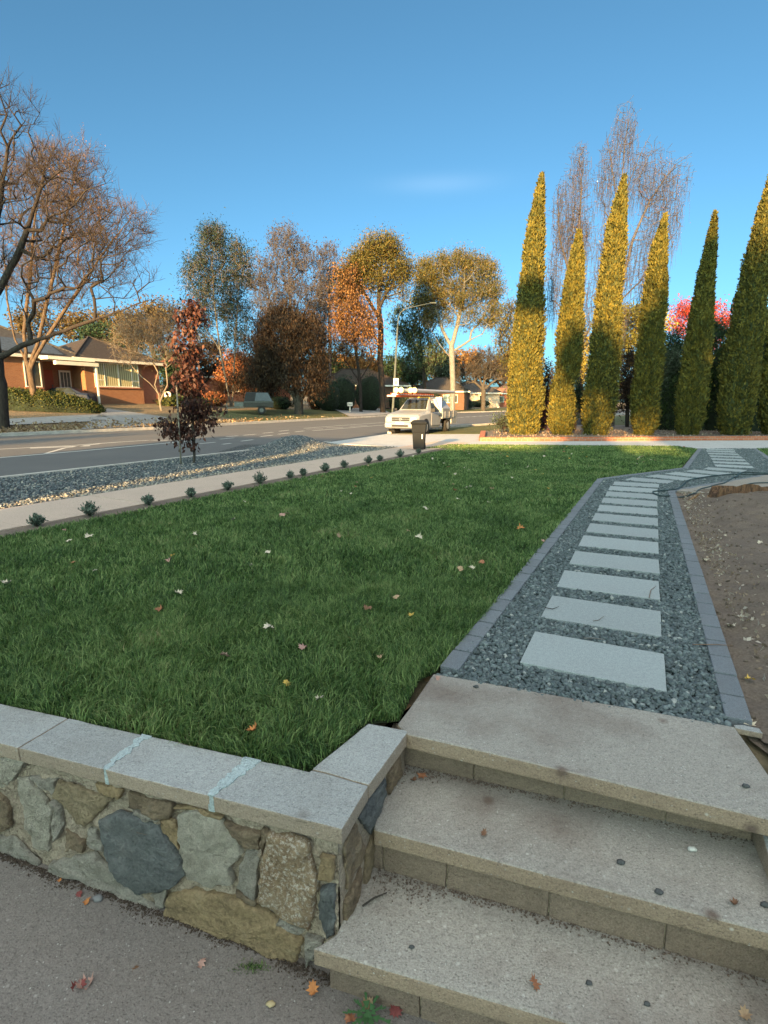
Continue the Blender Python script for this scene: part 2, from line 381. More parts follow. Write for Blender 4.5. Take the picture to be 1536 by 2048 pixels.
def stone(poly, mat, label=None, plane='front', depth=0.022, seed=0):
    p0, n = (fa, WN) if plane == 'front' else (ra, RNn)
    tdir = np.array([WD[0], WD[1], 0]) if plane == 'front' else np.array([RD[0], RD[1], 0])
    if plane == 'front': P = [on_plane(0+x/2, 1400+y/2, p0, n, 0.004) for x, y in poly]
    else: P = [np.array([p0[0]+RD[0]*x+n[0]*0.004, p0[1]+RD[1]*x+n[1]*0.004, y]) for x, y in poly]
    rr = random.Random(seed*13+5); out = []
    for i in range(len(P)):
        a, b = P[i], P[(i+1)%len(P)]; L = np.linalg.norm(b-a); k = max(2, int(L/0.010))
        for j in range(k):
            q = a+(b-a)*j/k; w = Vector(q)*28
            m = 0.007 if j else 0.003
            out.append(q + tdir*noise.noise(w+Vector((seed,0,0)))*m*1.6 + np.array([0,0,1])*noise.noise(w+Vector((0,seed,9)))*m*1.6)
    out = np.array(out); c = out.mean(0); n3 = np.array([n[0], n[1], 0]); V = []; N = len(out)
    rings = [(1.0, -0.1), (1.0, 0.35), (0.985, 0.8), (0.95, 0.97), (0.8, 1.0), (0.6, 1.03), (0.4, 1.0), (0.2, 1.02)]
    for s, d in rings:
        for q in out:
            p = c+(q-c)*s; w = Vector(p)
            V.append(p + n3*(depth*d + 0.014*d*noise.noise(w*11+Vector((seed,3,1))) + 0.009*d*noise.noise(w*30) + 0.005*d*noise.noise(w*75)))
    V.append(c + n3*depth)
    F = [(i*N+j, i*N+(j+1)%N, (i+1)*N+(j+1)%N, (i+1)*N+j) for i in range(len(rings)-1) for j in range(N)]
    T = [((len(rings)-1)*N+j, (len(rings)-1)*N+(j+1)%N, len(rings)*N) for j in range(N)]
    m = MB().add([wl(p) for p in V], F+T); o = m.build('stone', mat, wall, smooth=True)
    if label: o['label'] = label
SP = [([(75,305),(120,300),(170,365),(215,430),(205,600),(150,580),(110,480)], ST_pale, 'narrow pale lichened stone'),
 ([(240,318),(340,350),(462,387),(355,495),(325,488),(222,375)], ST_olive, 'olive brown wedge stone'),
 ([(520,362),(600,385),(695,410),(688,468),(640,465),(522,418)], ST_brown, None),
 ([(405,470),(480,438),(560,460),(640,500),(710,580),(755,690),(700,738),(570,770),(510,730),(440,630)], ST_blue, 'large dark blue grey stone'),
 ([(268,508),(345,560),(345,600),(270,598)], ST_brown, None),
 ([(195,685),(215,640),(300,620),(380,600),(430,655),(530,745),(640,832),(640,868),(560,878),(400,800)], ST_grey, 'long pale grey wedge stone'),
 ([(715,455),(790,425),(900,480),(960,540),(982,605),(925,655),(940,722),(830,735),(762,700),(738,600)], ST_pale, 'rough white stone'),
 ([(680,772),(790,748),(940,772),(1060,832),(1195,925),(1215,955),(1165,1138),(1000,1060),(870,1000),(700,905),(660,835)], ST_ochre, 'large ochre stone at the foot'),
 ([(1080,518),(1160,530),(1240,562),(1252,640),(1280,720),(1245,905),(1130,848),(1040,788),(1050,640)], ST_cryst, 'brown stone with white crystals'),
 ([(1285,612),(1342,625),(1338,708),(1278,703)], ST_ochre, 'small ochre block at the corner'),
 ([(1285,742),(1345,736),(1345,930),(1310,945),(1280,850)], ST_blue, None),
 ([(-60,545),(0,540),(70,548),(165,650),(150,672),(0,625),(-60,600)], ST_grey, None),
 ([(-70,370),(0,362),(40,402),(52,500),(0,530),(-70,520)], ST_brown, None),
 ([(990,595),(1040,602),(1030,785),(958,738),(965,660)], ST_grey, None),
 ([(390,322),(500,352),(490,387),(400,350)], ST_ochre, None),
 ([(900,478),(1050,530),(1040,590),(992,578),(945,530)], ST_brown, None),
 ([(60,210),(110,240),(60,320),(0,345),(0,235)], ST_pale, None),
 ([(120,300),(235,310),(222,370),(195,352)], ST_grey, None), ([(362,505),(395,510),(425,600),(385,590),(360,560)], ST_grey, None), ([(215,395),(250,425),(262,500),(225,560),(215,470)], ST_grey, None),
 ([(650,470),(712,480),(735,590),(705,560),(655,505)], ST_ochre, None), ([(535,425),(640,475),(600,478),(540,450)], ST_grey, None), ([(610,770),(670,752),(660,820),(645,828)], ST_grey, None),
 ([(1130,858),(1235,915),(1205,925),(1100,870)], ST_grey, None), ([(1225,930),(1300,950),(1260,1010),(1230,1060)], ST_grey, None), ([(1055,505),(1078,518),(1045,640),(1052,590)], ST_brown, None), ([(705,420),(780,412),(900,455),(890,470),(800,428)], ST_ochre, None), ([(950,742),(1035,795),(1030,812),(960,770)], ST_brown, None)]
for i, (poly, mt, lb) in enumerate(SP): stone(poly, mt, lb, 'front', 0.02 if i not in (3,6,7,8) else 0.028, i+1)
for i, (poly, mt) in enumerate([([(0.03,-0.14),(0.12,-0.1),(0.2,-0.3),(0.05,-0.34)], ST_brown), ([(0.15,-0.1),(0.4,-0.09),(0.42,-0.2),(0.26,-0.27)], ST_blue),
    ([(0.02,-0.37),(0.17,-0.35),(0.14,-0.5),(0.03,-0.52)], ST_brown), ([(0.21,-0.32),(0.38,-0.24),(0.36,-0.44),(0.2,-0.46)], ST_olive), ([(0.44,-0.1),(0.58,-0.09),(0.58,-0.2),(0.45,-0.22)], ST_brown)]):
    stone(poly, mt, None, 'return', 0.014, 40+i)
# capping slabs, jointed where the photograph shows joints
def cap(name, quad, label=None, mat=None):
    m = MB(); m.prism([tuple(np.array(p[:2])-WO[:2]) for p in quad], -0.068+0.66, 0.0+0.66)
    o = m.build(name, mat or M_cap, wall, bevel=0.006, sub=3, disp=0.0035, dscale=9)
    if label: o['label'] = label
def capx(px, py): return G(px, py)[:2]
ln = lambda t: W0 + WD*t                                                # outer edge
li = lambda t: inner + (WD)*t                                           # inner edge
def t_of(px, py, base): p = capx(px, py); return float((p-base) @ WD)
j1o, j1i = t_of(42,1492,W0), t_of(120,1447,inner)
j2o, j2i = t_of(215,1535,W0), t_of(293,1472,inner)
j3o, j3i = t_of(425,1590,W0), t_of(500,1528,inner)
cap('capstone', [ln(j1o+0.003), ln(j1o+1.6), li(j1i+1.6), li(j1i+0.003)])
cap('capstone', [ln(j1o+1.61), ln(T_END), li(T_END-0.2), li(j1i+1.61)])
cap('capstone', [ln(j2o+0.006), ln(j1o-0.003), li(j1i-0.003), li(j2i+0.006)])
cap('capstone', [ln(j3o+0.006), ln(j2o-0.006), li(j2i-0.006), li(j3i+0.006)])
rj_o, rj_i = capx(737, 1571), inner + (inner_end-inner)*0.03
cap('capstone', [W0, ln(j3o-0.006), li(j3i-0.006), inner, rj_i, rj_o])
cap('capstone', [rj_o+RD*0.006, ret_end, inner_end, rj_i+(RD*0.006)], 'short capping slab beside the steps')
for (o_, i_), w in (((j2o, j2i), 0.016), ((j3o, j3i), 0.026)):
    m = MB(); a, b = ln(o_-w*0.2), ln(o_+w*0.7); c, d = li(i_+w*1.6), li(i_-w*1.4)
    pts = []
    for k in range(41):
        t = k/40; p = a+(d-a)*t; pts.append(p - WD*(0.016*noise.noise(Vector((t*9, o_*7, 0)))+.008*noise.noise(Vector((t*31, o_*7, 0)))))
    for k in range(41):
        t = 1-k/40; p = b+(c-b)*t; pts.append(p + WD*(0.020*noise.noise(Vector((t*8, o_*5, 4)))+.010*noise.noise(Vector((t*29, o_*5, 4)))))
    m.prism([tuple(p-WO[:2]) for p in pts], 0.59, 0.6642); m.build('mortar_joint', M_patch, wall)
# steps
A = lambda x, y, z: G(x, y, z)[:2]
Z2, Z3 = -0.225, -0.455
def line(p, q): p = np.array(p); q = np.array(q); return p, (q-p)/np.linalg.norm(q-p)
s1p, s1d = line(A(815,1467,0), A(1533,1637,0)); s1b, s1bd = line(A(866,1347,0), A(1463,1452,0))
s2p, s2d = line(A(752,1659,Z2), A(1536,1865,Z2)); s3p, s3d = line(A(626,1897,Z3), A(1180,2060,Z3))
LEN = 1.52
steps = thing('concrete_steps', 'three speckled concrete garden steps with brown block risers beside the stone wall', 'steps', (0.5, 1.6, -0.66))
SO = np.array([0.5, 1.6, -0.66])
def tread(poly, z, th, name='tread'):
    m = MB(); m.prism([tuple(np.array(p)-SO[:2]) for p in poly], z-th-SO[2], z-SO[2])
    return m.build(name, M_tread, steps, bevel=0.011, seg=3, sub=2, disp=0.004, dscale=8)
s1l = A(796,1447,0)
tread([s1p, s1p+s1d*LEN, s1b+s1bd*(LEN-0.05), s1b, s1l+np.array([0.0,0.0])], 0.0, 0.078)
perp = lambda d: np.array([-d[1], d[0]])
r1 = A(947,1559,Z2); r1d = s2d; r1p = r1 - r1d*0.42
tread([s2p-s2d*0.01, s2p+s2d*(LEN+0.02), r1p+r1d*(LEN+0.1)+perp(r1d)*0.1, r1p-r1d*0.06+perp(r1d)*0.1], Z2, 0.078)
r2 = A(892,1775,Z3); r2d = s2d; r2p = r2 - r2d*0.33
tread([s3p, s3p+s3d*(LEN+0.25), r2p+r2d*(LEN+0.2)+perp(r2d)*0.1, r2p-r2d*0.02+perp(r2d)*0.1, A(672,1868,Z3)], Z3, 0.078)
def riser(p, d, z0, z1, joints, end):
    n = perp(d); js = [0.0]+joints+[end]
    for a, b in zip(js[:-1], js[1:]):
        if b-a < 0.01: continue
        m = MB(); q0 = p+d*(a+0.003); q1 = p+d*(b-0.003)
        m.prism([tuple(x-SO[:2]) for x in (q0, q1, q1+n*0.1, q0+n*0.1)], z0-SO[2], z1-SO[2])
        m.build('riser_block', M_riser, steps, bevel=0.004, sub=2, disp=0.003, dscale=14)
    m = MB(); q0 = p+n*0.012; q1 = p+d*end+n*0.012
    m.prism([tuple(x-SO[:2]) for x in (q0, q1, q1+n*0.08, q0+n*0.08)], z0-SO[2]-0.01, z1-SO[2]-0.001)
    m.build('riser_mortar', M_mortar, steps)
tj = lambda px, py, z, p, d: float((A(px,py,z)-p) @ d)
riser(r1p, r1d, Z2-0.02, -0.076, [0.02, tj(947,1559,Z2,r1p,r1d), tj(1127,1607,Z2,r1p,r1d), tj(1333,1655,Z2,r1p,r1d)], LEN+0.02)
riser(r2p, r2d, Z3-0.02, Z2-0.076, [tj(768,1735,Z3,r2p,r2d), tj(892,1777,Z3,r2p,r2d), tj(1095,1846,Z3,r2p,r2d), tj(1330,1918,Z3,r2p,r2d)], LEN+0.15)
r3p = s3p+s3d*0.04+perp(s3d)*0.05
riser(r3p, s3d, -0.8, Z3-0.076, [0.35, 0.75, 1.15], LEN+0.1)
# right cheek of the steps
rc = thing('rendered_side_wall', 'thin rendered side wall at the right end of the steps', 'wall', (1.45, 1.6, -0.66))
m = MB(); q = s1p+s1d*LEN
qa = r1p+r1d*(LEN+0.02); qb = qa-perp(r1d)*1.3
m.prism([tuple(np.array(p)-np.array([1.45,1.6])) for p in (qa+perp(r1d)*0.06, qb, qb+r1d*0.2, qa+r1d*0.2+perp(r1d)*0.06)], [0, 0, 0, 0], [0.575, 0.2, 0.2, 0.575])
m.build('wall_panel', M_cap, rc, bevel=0.006, sub=2, disp=0.004)
# dark seam of litter along the foot of the wall (the drive itself is one sloping slab reaching behind the camera)
dpts = []
for x0, y0 in [(-60,-70),(60,-70),(60,1.9),(3.2,1.2)]: dpts.append((x0, y0, drive_z(x0, y0)))
e1_ = r3p+s3d*(LEN+0.1); dpts += [(e1_[0], e1_[1]+0.1, drive_z(*e1_)), (r3p[0], r3p[1]+0.05, drive_z(*r3p)), (fa[0]-0.02, fa[1]+0.05, drive_z(*fa))]
for t in (1, 2.2, 3.5, 5, 6.2): p = fa+WD*t-WN*0.05; dpts.append((p[0], p[1], drive_z(*p)))
dpts += [(-60, 22, drive_z(-60, 22))]
sheet('driveway', dpts, 0, M_drive)

# ------------------------------------------------------------------ ground sheets around the lawn
t = NT('soil'); co = t.co(); f = t.noise(3, 8, 0.7, co); g = t.noise(60, 5, 0.75, co)
col = t.mix(0.5, t.ramp(f, [(0.3, (0.07,0.054,0.044)), (0.7, (0.23,0.175,0.13))]), t.ramp(g, [(0.3, (0.06,0.045,0.035)), (0.7, (0.32,0.255,0.20))]))
M_soil = t.out(col, t.bump(g, 0.012, 1.0, t.bump(f, 0.03)), 0.95)
t = NT('litter_ground'); co = t.co(); f = t.noise(0.8, 6, 0.7, co); g = t.noise(9, 6, 0.75, co); vv = t.n('TexVoronoi'); vv.inputs['Scale'].default_value = 14; t.l(co, vv.inputs['Vector'])
sc = t.n('SeparateColor'); t.l(vv.outputs['Color'], sc.inputs[0])
col = t.mix(0.5, t.ramp(f, [(0.3, (0.07,0.075,0.03)), (0.55, (0.15,0.12,0.075)), (0.75, (0.24,0.19,0.13))]), t.ramp(g, [(0.3, (0.05,0.04,0.028)), (0.7, (0.25,0.19,0.12))]))
col = t.mix(t.ramp(sc.outputs[0], [(0.78, 0.0), (0.8, 0.7)]), col, (0.38,0.24,0.12))
M_litter = t.out(col, t.bump(g, 0.03), 0.95)
t = NT('verge_grass'); co = t.co(); f = t.noise(0.7, 6, 0.7, co); g = t.noise(25, 6, 0.8, co)
col = t.mix(0.5, t.ramp(f, [(0.3, (0.05,0.075,0.022)), (0.6, (0.12,0.12,0.04)), (0.8, (0.22,0.17,0.1))]), t.ramp(g, [(0.3, (0.03,0.045,0.015)), (0.7, (0.16,0.14,0.06))]))
M_verge = t.out(col, t.bump(g, 0.05), 0.95)
def far_z(n):                                    # the far side of the street climbs gently to the houses
    m = -(n+27.5)
    return 0.12 + 0.083*max(0.0, min(m, 26)) + 0.03*max(0.0, m-26) if m > 0 else 0.0
# near terrain, cut away in front of the wall and steps
terr = [(-420, 300), (300, 420), (420, -60), (6, -60), (3.3, 1.0), tuple(s1p+s1d*LEN), tuple(s1b+s1bd*(LEN-0.08)+perp(s1bd)*-0.05), tuple(s1b+perp(s1bd)*-0.08), tuple(inner_end-perp(s1bd)*0.05+RD*0.05)]
terr += [tuple(inner-WN*-0.05), tuple(inner+WD*6.0+WN*0.05), (-60, 22.1)]
terr = [(p[0], p[1]) for p in terr]
sheet('ground', terr, -0.075, M_litter)
def grid_surface(name, s0, s1, n0, n1, ds, zf, mat, kind='structure'):
    ns = int((s1-s0)/ds)+1; nn = int(abs(n1-n0)/ds)+1
    V = []; 
    for i in range(ns+1):
        for j in range(nn+1):
            s = s0+(s1-s0)*i/ns; n = n0+(n1-n0)*j/nn; p = SN(s, n); V.append((p[0], p[1], zf(s, n)))
    F = np.array([(i*(nn+1)+j, (i+1)*(nn+1)+j, (i+1)*(nn+1)+j+1, i*(nn+1)+j+1) for i in range(ns) for j in range(nn)])
    o = np_mesh(name, V, [F], mat, smooth=True)
    if kind: o['kind'] = kind
    return o
LAWN = [tuple((inner_end+np.array([-0.01,0.03]))), tuple(inner-WN*0.0+np.array([0.0,0.012])), tuple(inner+WD*5.6)] + [tuple(SN(s, -6.7)[:2]) for s in (1.0, 5, 9, 13, 17)] + [(1.15,18.0),(2.4,19.75),(4.2,19.6),(8,19.2),(10.15,18.95),(10.22,17.85),(6.9,12.62),(4.32,10.92),(0.985,4.2),(0.30,2.885),(0.20,2.80),(0.075,2.40)]
LAWN2 = [(12.2,17.95),(10.45,14.6),(12,13.2),(18,13),(18,18.2)]
t = NT('lawn_soil'); g = t.noise(30, 6, 0.8, t.co()); M_lawnsoil = t.out(t.ramp(g, [(0.3, (0.012,0.02,0.008)), (0.7, (0.035,0.05,0.018))]), t.bump(g, 0.02), 0.95)
sheet('lawn_soil', LAWN, -0.025, M_lawnsoil); sheet('lawn_soil', LAWN2, -0.025, M_lawnsoil)
M_bedsoil = M_soil
bed = [tuple(SN(s, -6.68)[:2]) for s in (-3, 5, 12, 17.2)] + [tuple(SN(s, -7.1)[:2]) for s in (17.2, 12, 5, -3)]
sheet('garden_bed', bed, -0.012, M_bedsoil)
M_path = concrete('footpath_concrete', (0.56, 0.43, 0.34), speck=0.3, stain=0.2, dirt=(0.3,0.25,0.2), bump=0.003)
m = MB()
for k in range(-22, 11):
    a, b = k*1.8+0.012, (k+1)*1.8
    m.prism([tuple(SN(a,-7.06)[:2]), tuple(SN(b,-7.06)[:2]), tuple(SN(b,-8.5)[:2]), tuple(SN(a,-8.5)[:2])], -0.1, 0.0+0.002*math.sin(k*2.3))
o = m.build('footpath', M_path); o['kind'] = 'structure'
# neighbour's driveway and its apron out to the street
M_path2 = concrete('pale_concrete', (0.50, 0.50, 0.49), speck=0.15, stain=0.3, dirt=(0.3,0.27,0.23), bump=0.003)
apron = [tuple(G(*p)[:2]) for p in [(782,893),(835,899),(900,888.5)]] + [(2.4,19.9),(4.2,19.75),(8,19.35),(10.2,19.1),(10.3,18.1),(12.3,18.15),(13.2,18.7),(26,18.2),(26,22.3),(15.5,21.9),(8.1,21.4),(3.8,21.35)] + [tuple(G(*p)[:2]) for p in [(962,868),(850,868),(790,867),(775,867.5),(652,885)]]
sheet('concrete_drive', apron, -0.004, M_path2, drop=0.07)
# gravel bases
t = NT('gravel_bed'); co = t.co(); v = t.n('TexVoronoi'); v.inputs['Scale'].default_value = 62; t.l(co, v.inputs['Vector'])
sc = t.n('SeparateColor'); t.l(v.outputs['Color'], sc.inputs[0])
col = t.ramp(sc.outputs[0], [(0.0, (0.05,0.06,0.065)), (0.5, (0.12,0.14,0.145)), (1.0, (0.22,0.25,0.25))])
col = t.mix(t.ramp(v.outputs['Distance'], [(0.3, 0.0), (0.6, 0.85)]), col, (0.02,0.022,0.024))
M_gbed = t.out(col, t.bump(v.outputs['Distance'], -0.02), 0.8)
t = NT('verge_gravel'); co = t.co(); v = t.n('TexVoronoi'); v.inputs['Scale'].default_value = 28; t.l(co, v.inputs['Vector'])
sc = t.n('SeparateColor'); t.l(v.outputs['Color'], sc.inputs[0]); f = t.noise(0.9, 5, 0.7, co)
col = t.ramp(sc.outputs[0], [(0.0, (0.045,0.058,0.066)), (0.55, (0.10,0.118,0.128)), (1.0, (0.26,0.26,0.24))])
col = t.mix(t.ramp(f, [(0.4, 0.0), (0.7, 0.35)]), col, (0.3,0.25,0.18))
col = t.mix(t.ramp(v.outputs['Distance'], [(0.35, 0.0), (0.6, 0.8)]), col, (0.03,0.032,0.035))
M_vgr = t.out(col, t.bump(v.outputs['Distance'], -0.04), 0.85)
GP = [(0.36,2.74),(0.87,3.76),(4.36,10.75),(7.04,12.57),(10.5,18.05),(12.2,18.05),(10.28,14.6),(8.85,12.0),(4.9,9.3),(4.47,8.38),(1.66,2.36)]
GP[0] = tuple(s1b+s1bd*0.02-perp(s1bd)*0.02); GP[-1] = tuple(s1b+s1bd*1.45-perp(s1bd)*0.02)
sheet('gravel_base', GP, -0.032, M_gbed)
vg = [tuple(SN(s,-8.5)[:2]) for s in (-35, 0, 8, 16.6)] + [tuple(G(*p)[:2]) for p in [(782,893),(700,891),(652,886)]] + [tuple(SN(s,-12.1)[:2]) for s in (17.5, 8, 0, -35)]
sheet('gravel_verge', vg, -0.018, M_vgr)
# street
t = NT('asphalt'); co = t.co(); f = t.noise(0.5, 6, 0.7, t.co((1,1,1))); g = t.noise(120, 3, 0.8, co)
col = t.mix(0.5, t.ramp(f, [(0.3, (0.10,0.10,0.098)), (0.7, (0.155,0.15,0.142))]), t.ramp(g, [(0.3, (0.05,0.05,0.05)), (0.7, (0.18,0.175,0.165))]))
M_asph = t.out(col, t.bump(g, 0.006), 0.8)
near_e = [SN(s,-12.12)[:2] for s in (-60, 0, 10, 17.6)] + [G(652,884)[:2], G(775,866.5)[:2], np.array([3.4,33.0]), np.array([8.6,39.5]), np.array([17,53]), np.array([32,72]), np.array([64,98]), np.array([160,130])]
far_e = [SN(s,-27.3)[:2] for s in (-60, 0)] + [np.array(p) for p in [(-17.6,25.0),(-13.2,31.6),(-9.3,40.2),(-4.9,49.5),(1.5,63),(11,80),(30,104),(62,132),(160,170)]]
sheet('road', near_e + far_e[::-1], -0.05, M_asph)
# side street beyond
sheet('side_street', [(9,76.5),(13,82),(6,100),(0,130),(-6,130),(0,100)], -0.03, M_asph)
M_kerb = plain('kerb_concrete', (0.46,0.43,0.38), 0.85, var=0.2, scale=3)
def strip(name, pts, w, z0, z1, mat, side=1, kind='structure'):
    m = MB(); pts = [np.array(p[:2], float) for p in pts]
    L = []
    for i, p in enumerate(pts):
        d = pts[min(i+1, len(pts)-1)]-pts[max(i-1, 0)]; d /= np.linalg.norm(d); L.append(p+perp(d)*w*side)
    for i in range(len(pts)-1): m.prism([tuple(pts[i]), tuple(pts[i+1]), tuple(L[i+1]), tuple(L[i])], z0, z1)
    o = m.build(name, mat)
    if kind: o['kind'] = kind
    return o
strip('near_kerb', near_e[:4], 0.16, -0.1, 0.022, M_kerb, -1)
strip('near_kerb', near_e[5:10], 0.2, -0.1, 0.09, M_kerb, -1)
strip('far_kerb', far_e[:9], 0.35, -0.1, 0.10, M_kerb, 1)
M_white = plain('road_paint', (0.48,0.47,0.43), 0.7, var=0.15, scale=8)
mk = MB()
def mark(p, q, w=0.14):
    p, q = np.array(p, float)[:2], np.array(q, float)[:2]; d = q-p; L = np.linalg.norm(d); d /= L; n = perp(d)*w/2
    mk.add([(*(p-n), 0), (*(q-n), 0), (*(q+n), 0), (*(p+n), 0)], [(0,1,2,3)])
def pl(pts, w=0.14):
    for a, b in zip(pts[:-1], pts[1:]): mark(a, b, w)
gx = lambda *a: [G(x, y)[:2] for x, y in a]
pl([SN(-30,-17.05)[:2]] + gx((0,912),(150,900),(335,883.5),(375,880)), 0.16)
pl([SN(-30,-20.4)[:2]] + gx((0,895.5),(150,888),(240,881.5)), 0.16)
pl(gx((240,881.5),(300,878),(335,878.5)), 0.14)
pl(gx((90,904),(130,893),(200,885)), 0.12); mark(G(60,893.5), G(180,889), 0.3)
for a, b in [((398,885),(430,882)),((440,876),(468,873.5)),((452,871.5),(476,869.5)),((482,880),(506,877)),((487,868.5),(511,866.5)),((520,871),(545,868.5)),((525,864.5),(547,862.5)),((556,866.5),(578,864)),((558,860.8),(578,858.6)),((590,862),(608,860)),((445,886),(462,884))]: mark(G(*a), G(*b), 0.15)
pl(gx((607,855),(690,849),(775,843.4)), 0.15); pl(gx((625,859.8),(700,854),(775,848)), 0.15)
for x in (612, 652, 700): pl(gx((x,856.5-(x-612)*0.06),(x+34,856-(x-612)*0.07)), 0.2)
for k in range(9):
    x = 906+k*13; mark(G(x, 834.6-k*0.75), G(x+7, 834.2-k*0.75), 0.5)
V_ = [(p[0], p[1], -0.046) for p in mk.v]
mk2 = MB(); mk2.v = V_; mk2.f = mk.f; o = mk2.build('road_markings', M_white); o['kind'] = 'structure'
# far side of the street: nature strip climbing to the houses
def farz(s, n):
    p = SN(s, n); q = Vector((p[0], p[1], 0))
    return far_z(n) - 0.02 + 0.05*noise.noise(q*0.35) if n < -28.2 else far_z(n)-0.03
# the strip follows the kerb, which bends to the right
fe_sn = [to_sn(*p) for p in far_e]
def kerb_n(s):
    for (s0, n0), (s1, n1) in zip(fe_sn[:-1], fe_sn[1:]):
        if s <= s1: return n0+(n1-n0)*(s-s0)/(s1-s0)
    return fe_sn[-1][1]
def strip_z(s, n):
    m = kerb_n(s)-n
    k = 0.083 if s < 45 else max(0.03, 0.083-0.0016*(s-45))
    return 0.085 + k*max(0, min(m-0.3, 24)) + 0.02*max(0, m-24)
def land_z(x, y): s, n = to_sn(x, y); return strip_z(s, n) if n < kerb_n(s) else 0.0
V = []; ss = np.linspace(-40, 190, 150); mm = np.concatenate([np.linspace(0.3, 12, 30), np.linspace(13, 60, 24), np.linspace(70, 160, 6)])
for s in ss:
    for mq in mm:
        n = kerb_n(s)-mq; p = SN(s, n); V.append((p[0], p[1], strip_z(s, n) + 0.03*noise.noise(Vector((p[0]*0.5, p[1]*0.5, 0)))*min(1, mq)))
q = len(mm); F = np.array([(i*q+j, i*q+j+1, (i+1)*q+j+1, (i+1)*q+j) for i in range(len(ss)-1) for j in range(q-1)])
o = np_mesh('nature_strip', V, [F[:, ::-1]], [M_litter, M_verge], smooth=True); o['kind'] = 'structure'
mi = np.array([1 if (j < 20 and 30 < ss[i] < 110 ) else 0 for i in range(len(ss)-1) for j in range(q-1)], dtype=np.int32)
o.data.polygons.foreach_set('material_index', mi)
# drives crossing the strip
M_drv = concrete('old_drive_concrete', (0.34, 0.32, 0.30), speck=0.1, stain=0.3, bump=0.002)
def draped(name, px, mat, dz=0.03):
    pts = []
    for x, y in px:
        lo, hi = 15.0, 200.0
        for _ in range(40):
            mid = (lo+hi)/2; p = AT(x, y, mid)
            if p[2] > land_z(p[0], p[1]): lo = mid
            else: hi = mid
        p = AT(x, y, hi); pts.append((p[0], p[1], land_z(p[0], p[1])+dz))
    return pts
def on_land(x, y):
    return np.array(draped('', [(x, y)], None, 0.0)[0])
def drape_quad(name, a, b, c, d, mat, nu=16, nv=5, dz=0.05):
    P = [on_land(*p) for p in (a, b, c, d)]; V = []
    for i in range(nu+1):
        for j in range(nv+1):
            u, v = i/nu, j/nv; p = (P[0]*(1-u)+P[3]*u)*(1-v)+(P[1]*(1-u)+P[2]*u)*v; V.append((p[0], p[1], land_z(p[0], p[1])+dz))
    F = np.array([(i*(nv+1)+j, (i+1)*(nv+1)+j, (i+1)*(nv+1)+j+1, i*(nv+1)+j+1) for i in range(nu) for j in range(nv)])
    o = np_mesh(name, V, [F], mat, smooth=True); o['kind'] = 'structure'; return o
drape_quad('house_drive', (160,862),(300,853),(335,836),(215,818), M_drv)
drape_quad('house_drive', (0,840),(15,852),(230,842),(205,830), M_drv)
drape_quad('house_drive', (700,834),(785,829),(760,818),(655,815), M_drv)
# grass verge between the street and the neighbour's drive
sheet('grass_verge', [tuple(G(*p)[:2]) for p in [(776,866.5),(960,867),(1016,866)]]+[(14,30),(60,60),(64,94),(32,68.5),(17,50),(8.6,38.9),(3.5,32.4)], -0.012, M_verge, drop=0.05)
# bare soil on the right of the path
SOIL = [(1.71,2.29),(1.82,2.58),(3.60,6.41),(4.58,8.60),(4.96,9.29),(5.35,9.45),(6.2,8.95),(7.2,9.3),(9.5,10.5),(9.5,1.2),(1.83,1.5)]
def soil_z(x, y):
    e = min(1.0, max(0.0, (np.array([x,y])-np.array([1.8,2.4])) @ np.array([0.9,-0.44]))/0.5)
    return -0.03 + e*(0.05 + 0.09*noise.noise(Vector((x*0.9, y*0.9, 2))) + 0.26*math.exp(-((x-5.7)**2/1.3+(y-7.3)**2/0.9)) + 0.12*math.exp(-((x-3.7)**2/0.6+(y-4.1)**2/1.8))) + 0.028*noise.noise(Vector((x*4, y*4, 0))) + 0.016*noise.noise(Vector((x*11, y*11, 0))) + 0.008*noise.noise(Vector((x*27, y*27, 0)))
xs = np.arange(1.7, 9.5, 0.045); ys = np.arange(1.3, 10.5, 0.045); V = np.array([(x, y, 0) for x in xs for y in ys]); ins = in_poly(V, SOIL)
for k in np.nonzero(ins)[0]: V[k, 2] = soil_z(V[k,0], V[k,1])
ny = len(ys); F = []
for i in range(len(xs)-1):
    for j in range(ny-1):
        a = i*ny+j; b = a+ny
        if ins[a] and ins[b] and ins[a+1] and ins[b+1]: F.append((a, b, b+1, a+1))
F = np.array(F); used = np.unique(F); rm = np.full(len(V), -1); rm[used] = np.arange(len(used))
o = np_mesh('soil', V[used], [rm[F]], M_soil, smooth=True); o['kind'] = 'structure'
sheet('soil', SOIL, -0.05, M_soil)
slabp = [(5.0,9.28),(5.5,9.0),(6.4,8.75),(9.8,8.7),(12,9.4),(12,12.2),(9.0,11.95),(8.85,11.9)]
sheet('concrete_pad', slabp, 0.004, concrete('pad_concrete', (0.36,0.32,0.27), speck=0.2, stain=0.35, bump=0.003), drop=0.05)

# ------------------------------------------------------------------ pavers and edging, each its own thing
M_pav = concrete('bluestone_paver', (0.345, 0.385, 0.385), speck=0.06, stain=0.10, dirt=(0.22,0.2,0.18), bump=0.0012, whites=(0.5,0.55,0.57))
M_pside = M_pav
PV = [((1.25,3.02),-25.3),((1.57,3.71),-25.8),((1.89,4.38),-25.0),((2.21,5.03),-25.2),((2.53,5.69),-25.6),((2.84,6.32),-25.8),((3.15,6.96),-25.6),((3.46,7.6),-24.8),((3.76,8.22),-25.3),((4.06,8.82),-25.2),((4.36,9.43),-25.6),((4.68,10.03),-26.5),
      ((5.18,10.55),-40),((5.80,10.98),-54),((6.40,11.38),-55),((7.05,11.82),-54),((7.72,12.28),-42),
      ((8.34,12.95),-27),((8.74,13.7),-26),((9.14,14.46),-26),((9.56,15.25),-26),((10.0,16.1),-26),((10.42,16.9),-26),((10.83,17.6),-26)]
proto = None
